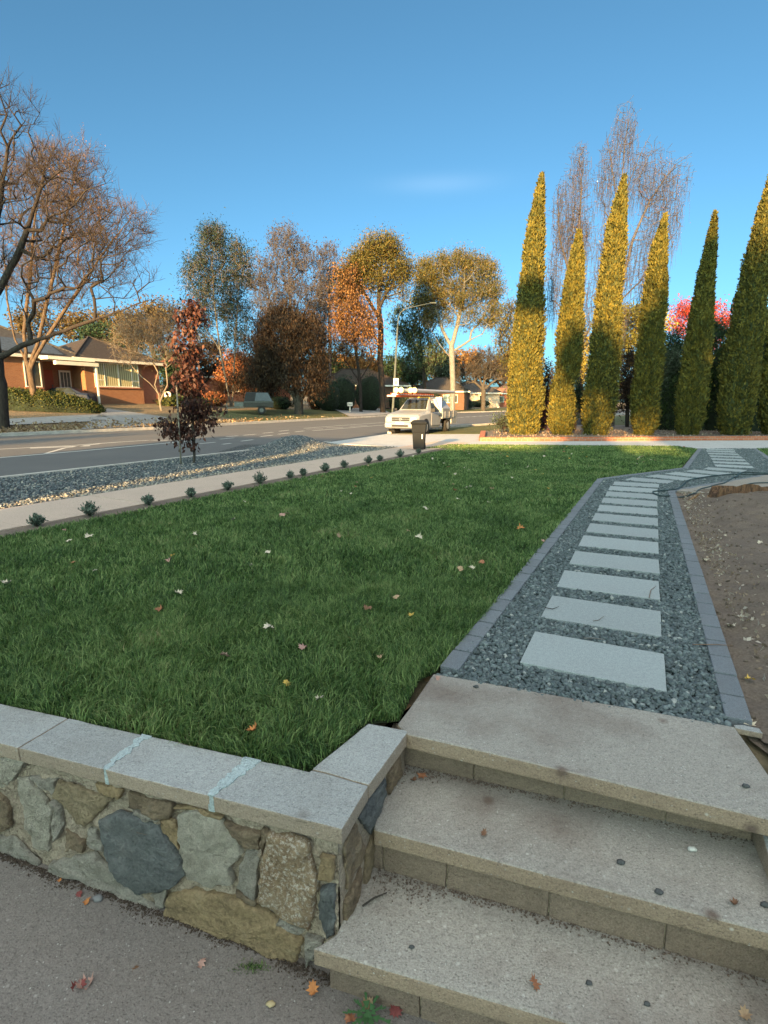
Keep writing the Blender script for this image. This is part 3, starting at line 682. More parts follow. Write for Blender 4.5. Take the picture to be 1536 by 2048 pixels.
ordn = ['first','second','third','fourth','fifth','sixth','seventh','eighth','ninth','tenth','eleventh','twelfth','thirteenth','fourteenth','fifteenth','sixteenth','seventeenth','eighteenth','nineteenth','twentieth','twenty first','twenty second','twenty third','last']
for i, ((x, y), a) in enumerate(PV):
    if proto is None:
        m = MB(); m.box(-0.385, 0.385, -0.245, 0.245, -0.045, 0.0); proto = m.build('paver', M_pav, bevel=0.004, seg=2); o = proto
    else:
        o = proto.copy(); COL.objects.link(o)
    o.location = (x, y, 0.001+0.004*R.random()); o.rotation_euler = (rad(R.uniform(-.3,.3)), rad(R.uniform(-.3,.3)), rad(a))
    pos = 'on the straight near run' if i < 12 else ('on the diagonal bend' if i < 17 else 'on the far run')
    lab = 'large blue grey stepping paver nearest the top step' if i == 0 else ('blue grey stepping paver beside the concrete drive, last of the path' if i == len(PV)-1 else f'blue grey stepping paver, {ordn[i]} from the steps, {pos}')
    tag(o, lab, 'paver', 'stepping pavers set in the gravel path')
M_edge = concrete('edging_brick_charcoal', (0.185, 0.205, 0.225), speck=0.08, stain=0.25, dirt=(0.22,0.2,0.18), bump=0.002, whites=(0.3,0.3,0.33))
bproto = None; cnt = 0
def edging(pts, lab, side):
    global bproto, cnt
    for a, b in zip(pts[:-1], pts[1:]):
        a = np.array(a); b = np.array(b); L = np.linalg.norm(b-a); d = (b-a)/L; k = int(round(L/0.242)); ang = math.atan2(d[1], d[0])
        for i in range(k):
            c = a+d*(i+0.5)*L/k
            if bproto is None:
                m = MB(); m.box(-0.1145, 0.1145, -0.056, 0.056, -0.085, 0.0); bproto = m.build('edging_brick', M_edge, bevel=0.005, seg=2); o = bproto
            else: o = bproto.copy(); COL.objects.link(o)
            o.location = (c[0]+perp(d)[0]*side*0.056, c[1]+perp(d)[1]*side*0.056, 0.004+R.uniform(-0.003,0.003)); o.rotation_euler = (0, R.uniform(-.01,.01), ang+R.uniform(-.012,.012)+(math.pi if R.random()<.5 else 0))
            tag(o, lab, 'edging brick', 'charcoal edging bricks along the path'); cnt += 1
b0 = s1b+s1bd*0.02+perp(s1bd)*0.0
edging([(0.42,2.86),(0.87,3.76),(4.36,10.75)], 'charcoal edging brick between the lawn and the near gravel run', 1)
edging([(4.36,10.75),(7.04,12.57)], 'charcoal edging brick along the lawn side of the diagonal bend', 1)
edging([(7.04,12.57),(10.47,18.0)], 'charcoal edging brick between the lawn and the far gravel run', 1)
edging([(1.66,2.40),(4.47,8.38),(4.9,9.3)], 'charcoal edging brick between the gravel and the bare soil', -1)
edging([(4.9,9.3),(8.85,12.0)], 'charcoal edging brick between the diagonal bend and the concrete pad', -1)
edging([(8.85,12.0),(10.28,14.6),(12.15,18.0)], 'charcoal edging brick on the house side of the far gravel run', -1)
# grout haunch at the end of the right edging
tag(MB().prism([tuple(s1b+s1bd*1.46+perp(s1bd)*q[1]+s1bd*q[0]) for q in [(0.01,-.01),(0.12,-.015),(0.115,0.03),(0.05,0.035),(0.01,0.02)]], -0.03, -0.002).build('mortar_haunch', M_cap, bevel=0.004, origin=(1.75,2.3,0)), 'pale mortar blob at the near end of the right edging', 'mortar')

# ------------------------------------------------------------------ loose gravel
def ico(sub):
    bm = bmesh.new(); bmesh.ops.create_icosphere(bm, subdivisions=sub, radius=1); V = np.array([v.co[:] for v in bm.verts]); F = np.array([[v.index for v in f.verts] for f in bm.faces]); bm.free(); return V, F
IC1, IC2 = ico(1), ico(2)
def scatter_stones(name, P, size, mat, icn, label=None, smooth=True, flat=0.6):
    bv, bf = icn; N = len(P); k = len(bv)
    base = np.repeat(bv[None], N, 0) * (1 + 0.22*RN.standard_normal((N, k, 1)).clip(-1, 1))
    sc = size[:, None]*np.stack([RN.uniform(.7,1.3,N), RN.uniform(.6,1.0,N), RN.uniform(flat*.7,flat*1.2,N)], 1)
    v = base*sc[:, None, :]
    a, b, c = RN.uniform(0, 6.28, N), RN.normal(0, .5, N), RN.normal(0, .5, N)
    def rot(v, i, j, a):
        x, y = v[..., i].copy(), v[..., j].copy(); ca, sa = np.cos(a)[:, None], np.sin(a)[:, None]; v[..., i] = x*ca-y*sa; v[..., j] = x*sa+y*ca
    rot(v, 1, 2, b); rot(v, 0, 2, c); rot(v, 0, 1, a)
    v += P[:, None, :]
    F = (bf[None]+(np.arange(N)*k)[:, None, None]).reshape(-1, 3)
    return np_mesh(name, v.reshape(-1, 3), [F], mat, smooth=smooth)
t = NT('pebble'); g = t.n('NewGeometry'); f = t.noise(90, 4, 0.7, t.co())
col = t.ramp(g.outputs['Random Per Island'], [(0.0, (0.02,0.034,0.038)), (0.35, (0.045,0.068,0.073)), (0.75, (0.095,0.13,0.133)), (0.97, (0.19,0.235,0.235)), (1.0, (0.45,0.46,0.42))])
col = t.mix(0.35, col, t.ramp(f, [(0.3, (0.05,0.06,0.065)), (0.7, (0.26,0.29,0.29))])); M_peb = t.out(col, None, 0.6)
def poly_pts(poly, dens):
    p = np.array([q[:2] for q in poly]); lo, hi = p.min(0), p.max(0); N = int((hi-lo).prod()*dens); X = RN.uniform(lo, hi, (N, 2)); return X[in_poly(X, poly)]
GPb = GP
def clear_of_pavers(X, marg=0.0):
    keep = np.ones(len(X), bool)
    for (x, y), a in PV:
        a = rad(a); d = X-np.array([x, y]); u = d[:,0]*math.cos(a)+d[:,1]*math.sin(a); v = -d[:,0]*math.sin(a)+d[:,1]*math.cos(a)
        keep &= ~((abs(u) < 0.385+marg) & (abs(v) < 0.245+marg))
    return keep
X = poly_pts(GPb, 7000); X = X[clear_of_pavers(X, 0.002)]; dist = np.hypot(X[:,0], X[:,1])
prob = np.where(dist < 4.6, 0.85, np.where(dist < 8, 0.62, 0.3)); X = X[RN.uniform(size=len(X)) < prob]; dist = np.hypot(X[:,0], X[:,1])
for lo_, hi_, icn, sz in ((0, 4.6, IC2, 0.0148), (4.6, 8, IC1, 0.0165), (8, 30, IC1, 0.021)):
    q = X[(dist >= lo_) & (dist < hi_)]
    P = np.column_stack([q, RN.uniform(-0.030, -0.008, len(q))])
    o = scatter_stones('path_gravel', P, sz*RN.uniform(.65,1.35,len(P)), M_peb, icn)
    tag(o, 'loose blue grey pebbles filling the garden path', 'gravel', kind='stuff')
t = NT('verge_stone'); g = t.n('NewGeometry')
col = t.ramp(g.outputs['Random Per Island'], [(0.0, (0.05,0.062,0.07)), (0.5, (0.10,0.12,0.13)), (0.9, (0.22,0.225,0.215)), (1.0, (0.42,0.38,0.31))]); M_vst = t.out(col, None, 0.8)
X = poly_pts(vg, 420); s_, n_ = X @ DV, X @ NV; X = X[(s_ > 2) ]; 
P = np.column_stack([X, RN.uniform(-0.02, 0.0, len(X))])
o = scatter_stones('verge_gravel', P, RN.uniform(.016,.034,len(P)), M_vst, IC1); tag(o, 'coarse grey gravel covering the verge beside the street', 'gravel', kind='stuff')
# pale stones creeping along the footpath edge
n = 1500; s = RN.uniform(3, 16, n); nn = -8.5-np.abs(RN.normal(0, .16, n)); P = np.array([SN(a, b) for a, b in zip(s, nn)]); P[:,2] = RN.uniform(-.012,.004,n)
t = NT('pale_gravel'); g = t.n('NewGeometry'); M_pgr = t.out(t.ramp(g.outputs['Random Per Island'], [(0.0, (0.12,0.11,0.09)), (0.6, (0.28,0.25,0.2)), (1.0, (0.45,0.41,0.34))]), None, 0.85)
o = scatter_stones('edge_gravel', P, RN.uniform(.016,.03,n), M_pgr, IC1); tag(o, 'pale cream stones strewn along the edge of the footpath', 'gravel', kind='stuff')
# heap of gravel
pc = G(585,897)[:2]; V = []; 
def heap_z(x, y):
    u, v = (x-pc[0]), (y-pc[1]); s = u*0.8+v*0.6; n = u*0.6-v*0.8
    r2 = (s/0.85)**2+(n/0.75)**2; r3 = ((s-.9)/0.8)**2+((n+.3)/.6)**2
    return 0.40*math.exp(-r2*0.9)+0.13*math.exp(-r3)+0.03*noise.noise(Vector((x*3,y*3,0)))*math.exp(-r2*.4)-0.02
P = []
for _ in range(9000):
    x, y = pc[0]+RN.normal(0,.9), pc[1]+RN.normal(0,.85); z = heap_z(x, y)
    if z > 0.0: P.append((x, y, z))
g_ = np.linspace(-2.2, 2.2, 60); V = [(pc[0]+a, pc[1]+b, heap_z(pc[0]+a, pc[1]+b)-0.02) for a in g_ for b in g_]
F = np.array([(i*60+j, (i+1)*60+j, (i+1)*60+j+1, i*60+j+1) for i in range(59) for j in range(59)])
hp = np_mesh('gravel_pile', np.array(V)-np.array([pc[0],pc[1],0]), [F], M_vgr, loc=(pc[0],pc[1],0), smooth=True)
tag(hp, 'low heap of grey gravel dumped on the verge by the street', 'gravel pile')
P = np.array(P)-np.array([pc[0],pc[1],0]); o = scatter_stones('loose_stones', P, RN.uniform(.02,.04,len(P)), M_vst, IC1); o.parent = hp; o['kind'] = 'stuff'

# ------------------------------------------------------------------ grass blades
def blades(name, X, z0, h, w, mat, lean=0.85, label=None):
    N = len(X); a = RN.uniform(0, 6.28, N); wa = np.stack([np.cos(a), np.sin(a)], 1)
    # tufts share a direction
    fx = np.array([noise.noise(Vector((x*5, y*5, 0)))*6+noise.noise(Vector((x*1.3, y*1.3, 5)))*4 for x, y in X]) if N < 600000 else 0
    la = fx+RN.normal(0, 1.1, N); ld = np.stack([np.cos(la), np.sin(la)], 1); H = h*RN.uniform(.45,1.3,N); l = lean*RN.uniform(.2,1.3,N)
    zz = np.full(N, z0)+RN.uniform(-.004,.004,N)
    b = np.column_stack([X, zz]); m = b.copy(); m[:, :2] += ld*(H*l*0.35)[:,None]; m[:,2] += H*0.62; tp = b.copy(); tp[:, :2] += ld*(H*l)[:,None]; tp[:,2] += H*(1.05-0.35*l)
    wv = np.column_stack([wa*w*0.5, np.zeros(N)])
    V = np.stack([b-wv, b+wv, m-wv*0.8, m+wv*0.8, tp], 1).reshape(-1, 3)
    k = (np.arange(N)*5)[:,None]; F4 = k+np.array([[0,1,3,2]]); F3 = k+np.array([[2,3,4]])
    o = np_mesh(name, V, [F4, F3], mat); tag(o, label, 'grass', kind='stuff'); return o
t = NT('grass_blade'); g = t.n('NewGeometry'); nz = t.noise(1.1, 4, 0.6, t.co()); m1 = t.n('Math', op='MULTIPLY_ADD'); t.l(g.outputs['Random Per Island'], m1.inputs[0]); m1.inputs[1].default_value = 0.55
m2 = t.n('Math', op='MULTIPLY'); t.l(nz, m2.inputs[0]); m2.inputs[1].default_value = 0.75; t.l(m2.outputs[0], m1.inputs[2])
col = t.ramp(m1.outputs[0], [(0.2, (0.014,0.034,0.014)), (0.5, (0.062,0.125,0.036)), (0.72, (0.16,0.26,0.075)), (0.95, (0.30,0.38,0.14)), (1.0, (0.34,0.31,0.15))])
t.out(col, None, 0.5); tr = t.n('BsdfTranslucent'); t.l(col, tr.inputs['Color']); mx = t.n('MixShader'); mx.inputs[0].default_value = 0.35
t.l(t.b.outputs[0], mx.inputs[1]); t.l(tr.outputs[0], mx.inputs[2]); t.l(mx.outputs[0], t.t.nodes['Material Output'].inputs['Surface']); M_blade = t.m
X = poly_pts(LAWN, 15000); d = np.hypot(X[:,0], X[:,1]); vis = (X[:,1] > 1.7) & (np.abs(X[:,0]) < 0.8*X[:,1]+0.6)
X = X[vis]; d = d[vis]
u = RN.uniform(size=len(X))
for lo_, hi_, p_, h_, w_ in ((0, 4.5, 1.0, 0.066, 0.0052), (4.5, 8, 0.36, 0.064, 0.008), (8, 13, 0.16, 0.062, 0.013), (13, 30, 0.085, 0.06, 0.02)):
    q = X[(d >= lo_) & (d < hi_) & (u < p_)]
    blades('lawn_grass', q, -0.024, h_, w_, M_blade, label='thick green lawn grass')
blades('lawn_grass', poly_pts([(p[0], p[1]) for p in LAWN2], 1300), -0.024, 0.06, 0.02, M_blade, label='patch of lawn on the far side of the path')
# ------------------------------------------------------------------ trees
def grow(trunks, targets, bf=0.35, step=0.5, jit=0.10, weep=0.0, up=0.15, rng=None):
    rng = rng or RN; P = []; par = []
    base = np.array(trunks[0][0])
    for tr in trunks:
        pts = [np.array(p, float) for p in tr]; prev = -1
        if P:
            d = np.linalg.norm(np.array(P)-pts[0], axis=1); j = int(d.argmin())
            prev = j if d[j] < 0.5 else 0
        for a, b in zip(pts[:-1], pts[1:]):
            L = np.linalg.norm(b-a); k = max(1, int(L/step))
            for i in range(k):
                if prev == -1 and i == 0: P.append(a); par.append(-1); prev = 0; 
                q = a+(b-a)*(i+1)/k+rng.normal(0, jit*0.12, 3)*min(1, L); P.append(q); par.append(prev); prev = len(P)-1
    n0 = len(P); Pn = np.zeros((60000, 3)); Pn[:n0] = P; par = list(par); n = n0
    pl = np.zeros(60000)
    for i in range(1, n0): pl[i] = pl[par[i]]+np.linalg.norm(Pn[i]-Pn[par[i]])
    ok = np.ones(60000, bool); zmin = 0.28
    hs = Pn[:n0, 2]; lowcut = base[2]+(max(hs)-base[2])*zmin; ok[:n0] = hs > lowcut
    T = np.array(targets); order = np.argsort(np.linalg.norm(T-base, axis=1)); tips = []
    for ti in order:
        t = T[ti]; d = np.linalg.norm(Pn[:n]-t, axis=1); cost = d+bf*pl[:n]; cost[~ok[:n]] = 1e9
        j = int(cost.argmin()); a = Pn[j]; D = d[j]
        if D < step*0.3: continue
        pj = par[j]; dirn = (a-Pn[pj]) if pj >= 0 else np.array([0,0,1.0]); dirn = dirn/(np.linalg.norm(dirn)+1e-9)
        ctrl = a+(t-a)*0.45+dirn*D*0.18+np.array([0,0,1])*D*(up+weep)
        k = max(1, int(D/step)); prev = j
        for i in range(1, k+1):
            u = i/k; q = a*(1-u)**2+2*ctrl*u*(1-u)+t*u*u
            if i < k: q = q+rng.normal(0, jit*min(D, 1.5)*0.25, 3)
            Pn[n] = q; par.append(prev); pl[n] = pl[prev]+np.linalg.norm(q-Pn[prev]); prev = n; n += 1
        tips.append(prev)
        if n > 59000: break
    return Pn[:n].copy(), np.array(par), tips
def pipe_radii(P, par, rbase, rtip, p=1.95):
    n = len(P); w = np.zeros(n); child = np.zeros(n, int)
    for i in range(1, n): child[par[i]] += 1
    for i in range(n-1, 0, -1):
        if child[i] == 0: w[i] += 1
        w[par[i]] += w[i]
    w[0] = max(w[0], 1); return np.maximum(rtip, rbase*(w/w.max())**(1/p))
def tubes(A_, B_, ra, rb, k):
    N = len(A_)
    if N == 0: return np.zeros((0,3)), np.zeros((0,4), int)
    d = B_-A_; d = d/(np.linalg.norm(d, axis=1)[:,None]+1e-9)
    ref = np.where(np.abs(d[:, 2:3]) > 0.9, np.array([[1.0,0,0]]), np.array([[0,0,1.0]])); a = np.cross(d, ref); a /= np.linalg.norm(a, axis=1)[:,None]+1e-9; b = np.cross(d, a)
    q = np.arange(k)*2*math.pi/k; c, s = np.cos(q)[None,:,None], np.sin(q)[None,:,None]
    off = a[:,None]*c+b[:,None]*s
    V = np.concatenate([A_[:,None]+off*ra[:,None,None], (B_+d*rb[:,None]*0.3)[:,None]+off*rb[:,None,None]], 1).reshape(-1, 3)
    j = np.arange(k); F = np.stack([j, (j+1)%k, (j+1)%k+k, j+k], 1)
    return V, (F[None]+(np.arange(N)*2*k)[:,None,None]).reshape(-1, 4)
def skeleton_mesh(P, par, r, extra=None, mat=None, name='trunk', parent=None, origin=(0,0,0)):
    idx = np.arange(1, len(P)); idx = idx[par[idx] >= 0]; A_, B_ = P[par[idx]], P[idx]; ra, rb = np.minimum(r[par[idx]], r[idx]*1.5), r[idx]
    parts = []
    for lo, hi, k in ((0.05, 99, 9), (0.018, 0.05, 5), (0, 0.018, 3)):
        m = (rb >= lo) & (rb < hi); parts.append(tubes(A_[m], B_[m], ra[m], rb[m], k))
    if extra is not None: parts.append(tubes(*extra, 3))
    off = 0; V = []; F = []
    for v, f in parts: V.append(v); F.append(f+off); off += len(v)
    return np_mesh(name, np.concatenate(V)-np.array(origin), [np.concatenate(F)], mat, parent, smooth=True)
def twigs(P, par, r, tips, n_per, length, rad_, droop=0.0, upb=0.4, thin=0.03, rng=None, fork=1):
    rng = rng or RN
    cand = np.nonzero((r <= max(thin, np.quantile(r, 0.6))) & (np.arange(len(P)) > 0))[0]
    src = rng.choice(cand, size=int(n_per*len(tips)))
    a = P[src]; dirn = P[src]-P[par[src]]; dirn /= np.linalg.norm(dirn, axis=1)[:,None]+1e-9
    d = dirn*0.7+rng.normal(0, .6, a.shape); d[:,2] += upb; d /= np.linalg.norm(d, axis=1)[:,None]
    L = length*rng.uniform(.4,1.3,len(a)); mid = a+d*(L*0.5)[:,None]; d2 = d+rng.normal(0, .3, a.shape); d2[:,2] += 0.15-droop*2.2; d2 /= np.linalg.norm(d2, axis=1)[:,None]
    end = mid+d2*(L*0.5)[:,None]
    As, Bs, ra, rb = [a, mid], [mid, end], [np.full(len(a), rad_), np.full(len(a), rad_*.8)], [np.full(len(a), rad_*.8), np.full(len(a), rad_*.5)]
    pts = [end, mid]
    for _ in range(fork):
        d3 = d2+rng.normal(0, .55, a.shape); d3[:,2] += 0.1-droop*2; d3 /= np.linalg.norm(d3, axis=1)[:,None]; st = a+d*(L*rng.uniform(.2,.5,len(a)))[:,None]; e3 = st+d3*(L*rng.uniform(.3,.6,len(a)))[:,None]
        As.append(st); Bs.append(e3); ra.append(np.full(len(a), rad_*.7)); rb.append(np.full(len(a), rad_*.45)); pts.append(e3)
    return (np.concatenate(As), np.concatenate(Bs), np.concatenate(ra), np.concatenate(rb)), np.concatenate(pts)
def leaf_quads(C, size, hang=0.0, aspect=0.5, up=None, rng=None):
    rng = rng or RN; N = len(C); d = rng.normal(0, 1, (N,3)); d[:,2] -= hang*2
    if up is not None: d = d*0.5+up
    d /= np.linalg.norm(d, axis=1)[:,None]; e = np.cross(d, rng.normal(0, 1, (N,3))); e /= np.linalg.norm(e, axis=1)[:,None]+1e-9
    s = size*rng.uniform(.6,1.4,N); a = d*s[:,None]; b = e*(s*aspect*0.5)[:,None]; n = np.cross(d, e)*(s*0.12)[:,None]
    V = np.stack([C, C+a*0.45+b+n, C+a, C+a*0.45-b+n], 1).reshape(-1, 3)
    return V, (np.arange(N)*4)[:,None]+np.array([[0,1,2,3]])
def blob_points(blobs, Y, n, rng, shell=0.35, squash=0.9):
    w = np.array([float(b[4]) if len(b) > 4 else 1.0 for b in blobs])*np.array([b[2]*b[3] for b in blobs]); w /= w.sum(); out = []
    for b, q in zip(blobs, w):
        k = max(3, int(n*q)); c = AT(b[0], b[1], Y); sc = Y/1113
        d = rng.normal(0, 1, (k,3)); d /= np.linalg.norm(d, axis=1)[:,None]; rr = rng.uniform(shell, 1, k)**(0.6)
        out.append(c+d*rr[:,None]*np.array([b[2]*sc, b[2]*sc*squash, b[3]*sc]))
    return np.concatenate(out)
def tree(name, label, base, Y, trunks, blobs, nt, rbase, barkm, leaf=None, nleaf=0, lsize=0.1, lspread=0.25, hang=0.0, aspect=0.5, tw=6, twl=0.6, twr=0.006, droop=0.0,
         bf=0.35, step=0.5, weep=0.0, up=0.15, seed=1, group=None, cat='tree', upb=0.4, shell=0.35, rtip=0.008, jit=0.12, fork=1, drop=0.4):
    rng = np.random.default_rng(seed); b0 = AT(base[0], base[1], Y); org = b0.copy()
    T_ = []
    for tr in trunks:
        pts = [AT(p[0], p[1], Y+(p[2] if len(p) > 2 else 0)) for p in tr]; T_.append(pts)
    drop = max(drop, b0[2]-land_z(b0[0], b0[1])+0.35); org[2] = b0[2]-drop+0.3
    T_[0][0] = T_[0][0]-np.array([0,0,drop])
    tg = blob_points(blobs, Y, nt, rng, shell)
    P, par, tips = grow(T_, tg, bf, step, jit, weep, up, rng); r = pipe_radii(P, par, rbase, rtip)
    root = thing(name, label, cat, org, 0, group)
    ex, pts = twigs(P, par, r, tips, tw, twl, twr, droop, upb, 0.03, rng, fork) if tw else (None, P[tips])
    skeleton_mesh(P, par, r, None, barkm, 'trunk', root, org)
    # root flare keeps the foot on the ground
    if ex is not None:
        v, f = tubes(*ex, 3); np_mesh('twigs', v-org, [f], barkm, root, smooth=True)
    if leaf is not None:
        C = pts[rng.integers(0, len(pts), nleaf)]+rng.normal(0, lspread, (nleaf, 3))
        v, f = leaf_quads(C, lsize, hang, aspect, None, rng); np_mesh('crown', v-org, [f], leaf, root)
    return root
B_dark = bark('bark_dark', (0.014,0.011,0.010), (0.048,0.037,0.03)); B_tan = bark('bark_tan', (0.035,0.026,0.019), (0.14,0.095,0.062))
B_grey = bark('bark_grey', (0.032,0.028,0.024), (0.09,0.077,0.064)); B_white = bark('bark_white', (0.10,0.10,0.092), (0.22,0.21,0.195)); B_twig = bark('bark_twig', (0.13,0.085,0.06), (0.27,0.18,0.125))
B_pale = bark('bark_pale', (0.10,0.085,0.068), (0.22,0.185,0.145)); B_purple = bark('bark_purple', (0.045,0.043,0.05), (0.11,0.10,0.108))
# 1  big bare tree whose trunk stands at the picture's left edge
tree('bare_street_tree', 'tall dark bare tree on the far verge with a long limb reaching over the hedge', (4,836), 27, [[(6,838),(2,770),(-6,715),(-20,600),(-10,470),(10,330)],[(0,715),(45,690),(110,668),(190,640),(300,600)],[(-12,600),(40,500),(75,400),(100,310)],[(-12,640,0),(-60,560,2),(-90,450,2)]],
     [(20,300,60,110,1.2),(90,420,70,90,1.4),(-40,380,60,150,.6),(150,520,80,80,1.2),(230,470,60,60,.9),(240,560,55,50,.8),(130,380,60,60,1.0),(60,560,70,70,.7),(15,230,30,80,.5),(75,250,22,60,.35),(130,290,10,40,.2),(205,330,8,40,.2),(320,560,22,30,.3),(205,400,30,60,.3),(285,450,28,35,.3)], 650, 0.25, B_dark, None, tw=3.2, twl=0.85, twr=0.007, seed=3, bf=0.28, step=0.42, up=0.05, upb=0.5, rtip=0.009, fork=2)
# 2  many-stemmed sunlit tree in front of the brick house
tree('bare_multi_trunk_tree', 'sunlit many-stemmed bare tree with tan branches before the brick house', (66,775), 36, [[(66,778),(60,740),(52,720)],[(52,720),(30,680),(14,600),(6,480)],[(54,722),(48,660),(60,560),(70,430),(90,330)],[(58,730),(75,690),(96,600),(125,470),(150,350)],[(60,735),(90,680),(150,590),(210,500),(260,440)]],
     [(60,400,60,90,1),(120,370,60,70,1.3),(160,440,60,70,1.4),(30,520,60,70,1),(200,520,60,60,1.2),(110,560,70,70,1.2),(240,460,50,45,.8),(170,330,25,45,.6),(100,320,30,40,.6),(280,440,28,30,.4)], 1300, 0.20, B_tan, leafm('twig_leaf', [(0.16,0.07,0.045),(0.26,0.12,0.07),(0.34,0.19,0.10)]), 2600, 0.09, 0.22, tw=5, twl=0.9, twr=0.008, seed=5, bf=0.3, step=0.5, up=0.1, upb=0.35, rtip=0.012, fork=2)
# 3  small golden bare tree by the corner of the house, with pale leaning stems
tree('bare_shrub_tree', 'small bare tree with pale leaning stems at the corner of the brick house', (322,806), 44, [[(322,808),(318,790),(300,765),(282,752)],[(320,796),(310,770),(316,745),(290,700)],[(321,800),(335,770),(330,720),(338,640)]],
     [(300,690,50,40),(330,660,40,45),(275,660,45,35),(345,700,30,35),(250,700,35,30,.6)], 380, 0.085, B_pale, leafm('gold_leaf', [(0.06,0.042,0.02),(0.13,0.085,0.032),(0.10,0.08,0.032)]), 1500, 0.11, 0.3, tw=7, twl=0.8, twr=0.009, seed=8, rtip=0.014)
tree('golden_tree', 'golden leafed tree rising behind the roof of the brick house', (310,800), 66, [[(310,800),(310,720),(300,680)]], [(300,650,40,35),(330,640,25,25),(270,670,35,22)], 160, 0.3, B_grey, leafm('gold_leaf', None), 5200, 0.3, 0.6, tw=6, twl=0.9, twr=0.012, seed=9)
# 4  feathery grey green tree with two pale stems
tree('feathery_evergreen_tree', 'tall feathery grey green tree with twin pale stems behind the camper trailer', (461,818), 56, [[(464,820),(452,760),(440,700),(428,600),(425,500)],[(464,815),(468,760),(470,690),(476,600),(480,520)],[(440,700),(400,640),(385,570)]],
     [(425,500,26,45,1.3),(400,560,30,45,1.2),(480,530,22,45,1.1),(450,590,40,50,1),(395,640,35,45,.8),(470,650,35,60,.7),(430,480,16,24,.9)], 420, 0.12, B_pale, leafm('casuarina', [(0.009,0.02,0.016),(0.018,0.036,0.026),(0.04,0.058,0.04)]), 24000, 0.22, 0.35, hang=0.3, aspect=0.28, tw=6, twl=0.8, twr=0.012, seed=11, rtip=0.016)  # leaf colours darkened to stand in for shade on this tree
# 5  thin grey-brown trees behind the weeping tree
tree('leafless_poplar', 'thin grey leafless tree rising behind the dark weeping tree', (590,800), 78, [[(590,800),(585,700),(580,600),(575,500)],[(585,680),(620,600),(640,530)],[(585,690),(540,600),(520,530)]],
     [(575,520,40,60,1.2),(540,580,45,60,1.2),(620,560,45,60,1.2),(585,620,70,50,1),(512,560,22,45,.7),(650,620,30,50,.7),(578,470,14,22,.6)], 620, 0.32, B_purple, leafm('grey_leaf', [(0.035,0.028,0.025),(0.08,0.055,0.042),(0.06,0.052,0.04)]), 9000, 0.24, 0.5, tw=8, twl=1.3, twr=0.016, seed=13, rtip=0.016, upb=0.9)
tree('leafless_poplar', 'pinkish leafless treetop between the grey leafless tree and the orange gum', (660,800), 84, [[(660,800),(660,700),(658,600),(660,520)]], [(658,540,22,48,1),(665,590,30,45,1),(650,640,35,40,1)], 260, 0.25, B_purple, leafm('grey_leaf', None), 3200, 0.24, 0.5, tw=8, twl=1.2, twr=0.016, seed=14, rtip=0.02, upb=0.9)
# 6  dense dark weeping tree
tree('weeping_tree', 'dense dark brown round-headed weeping tree on the nature strip', (597,829), 52, [[(597,830),(597,790),(592,740),(585,690),(580,650)],[(598,800),(620,770),(645,730)],[(597,800),(570,770),(545,720)]],
     [(570,680,58,62,1.5),(620,700,40,60,1.2),(535,730,45,55,1.2),(600,750,60,38,1),(575,640,45,28,.9),(500,760,32,28,.5)], 560, 0.42, B_grey, leafm('weep_leaf', [(0.014,0.010,0.008),(0.03,0.02,0.013),(0.085,0.048,0.022)]), 42000, 0.24, 0.34, hang=1.2, aspect=0.3, tw=7, twl=1.0, twr=0.012, droop=0.8, seed=17, rtip=0.018, weep=0.2, step=0.6)
# 7  orange-leafed tree
tree('autumn_tree', 'orange brown leafed tree between the weeping tree and the tall gum', (722,806), 64, [[(722,808),(720,770),(715,720),(705,650)],[(720,760),(745,720),(735,670)],[(720,765),(690,720),(680,680)]],
     [(700,610,30,45,1.1),(715,650,38,45,1.2),(690,680,30,40,.9),(735,690,25,40,.7),(690,560,22,30,.5)], 380, 0.2, B_dark, leafm('orange_leaf', [(0.07,0.032,0.015),(0.17,0.08,0.028),(0.29,0.15,0.05)]), 11500, 0.24, 0.42, hang=0.7, aspect=0.4, tw=6, twl=0.9, twr=0.013, seed=19, rtip=0.018)
# 8  tall gum with dark trunk
L_gum = leafm('gum_leaf', [(0.03,0.04,0.013),(0.085,0.082,0.02),(0.2,0.135,0.03)], patch=0.25); L_gumg = leafm('gum_leaf_green', [(0.02,0.045,0.025),(0.05,0.085,0.04),(0.10,0.12,0.05)], patch=0.25)
tree('gum_tree', 'tall gum tree with dark trunk and orange tinted clumped crown', (765,816), 66, [[(766,818),(764,770),(760,720),(762,660),(757,600),(760,540)],[(762,640),(730,590),(712,560)],[(760,610),(790,560),(795,545)],[(762,690),(740,660),(725,630)]],
     [(762,505,32,22,1.3),(725,535,32,24,1.3),(795,545,26,24,1.2),(703,565,24,26,1.0),(745,570,36,22,.9),(700,600,18,22,.5),(795,590,22,20,.4)], 360, 0.34, B_dark, L_gum, 32000, 0.22, 0.52, hang=0.5, aspect=0.36, tw=5, twl=0.9, twr=0.014, seed=23, rtip=0.02, step=0.7)
tree('dark_gum_tree', 'dark green drooping gum foliage behind the street lamp', (850,800), 84, [[(850,802),(848,760),(842,700),(838,640)],[(845,720),(820,690),(805,660)]],
     [(835,620,22,24,1),(818,670,24,26,1.1),(845,690,22,30,1),(800,640,16,22,.6),(860,640,20,24,.8),(830,730,30,20,.8),(872,700,20,26,.7)], 300, 0.28, B_dark, L_gumg, 9500, 0.34, 0.45, hang=0.9, aspect=0.34, tw=5, twl=1.0, twr=0.016, seed=29, rtip=0.02, step=0.7)
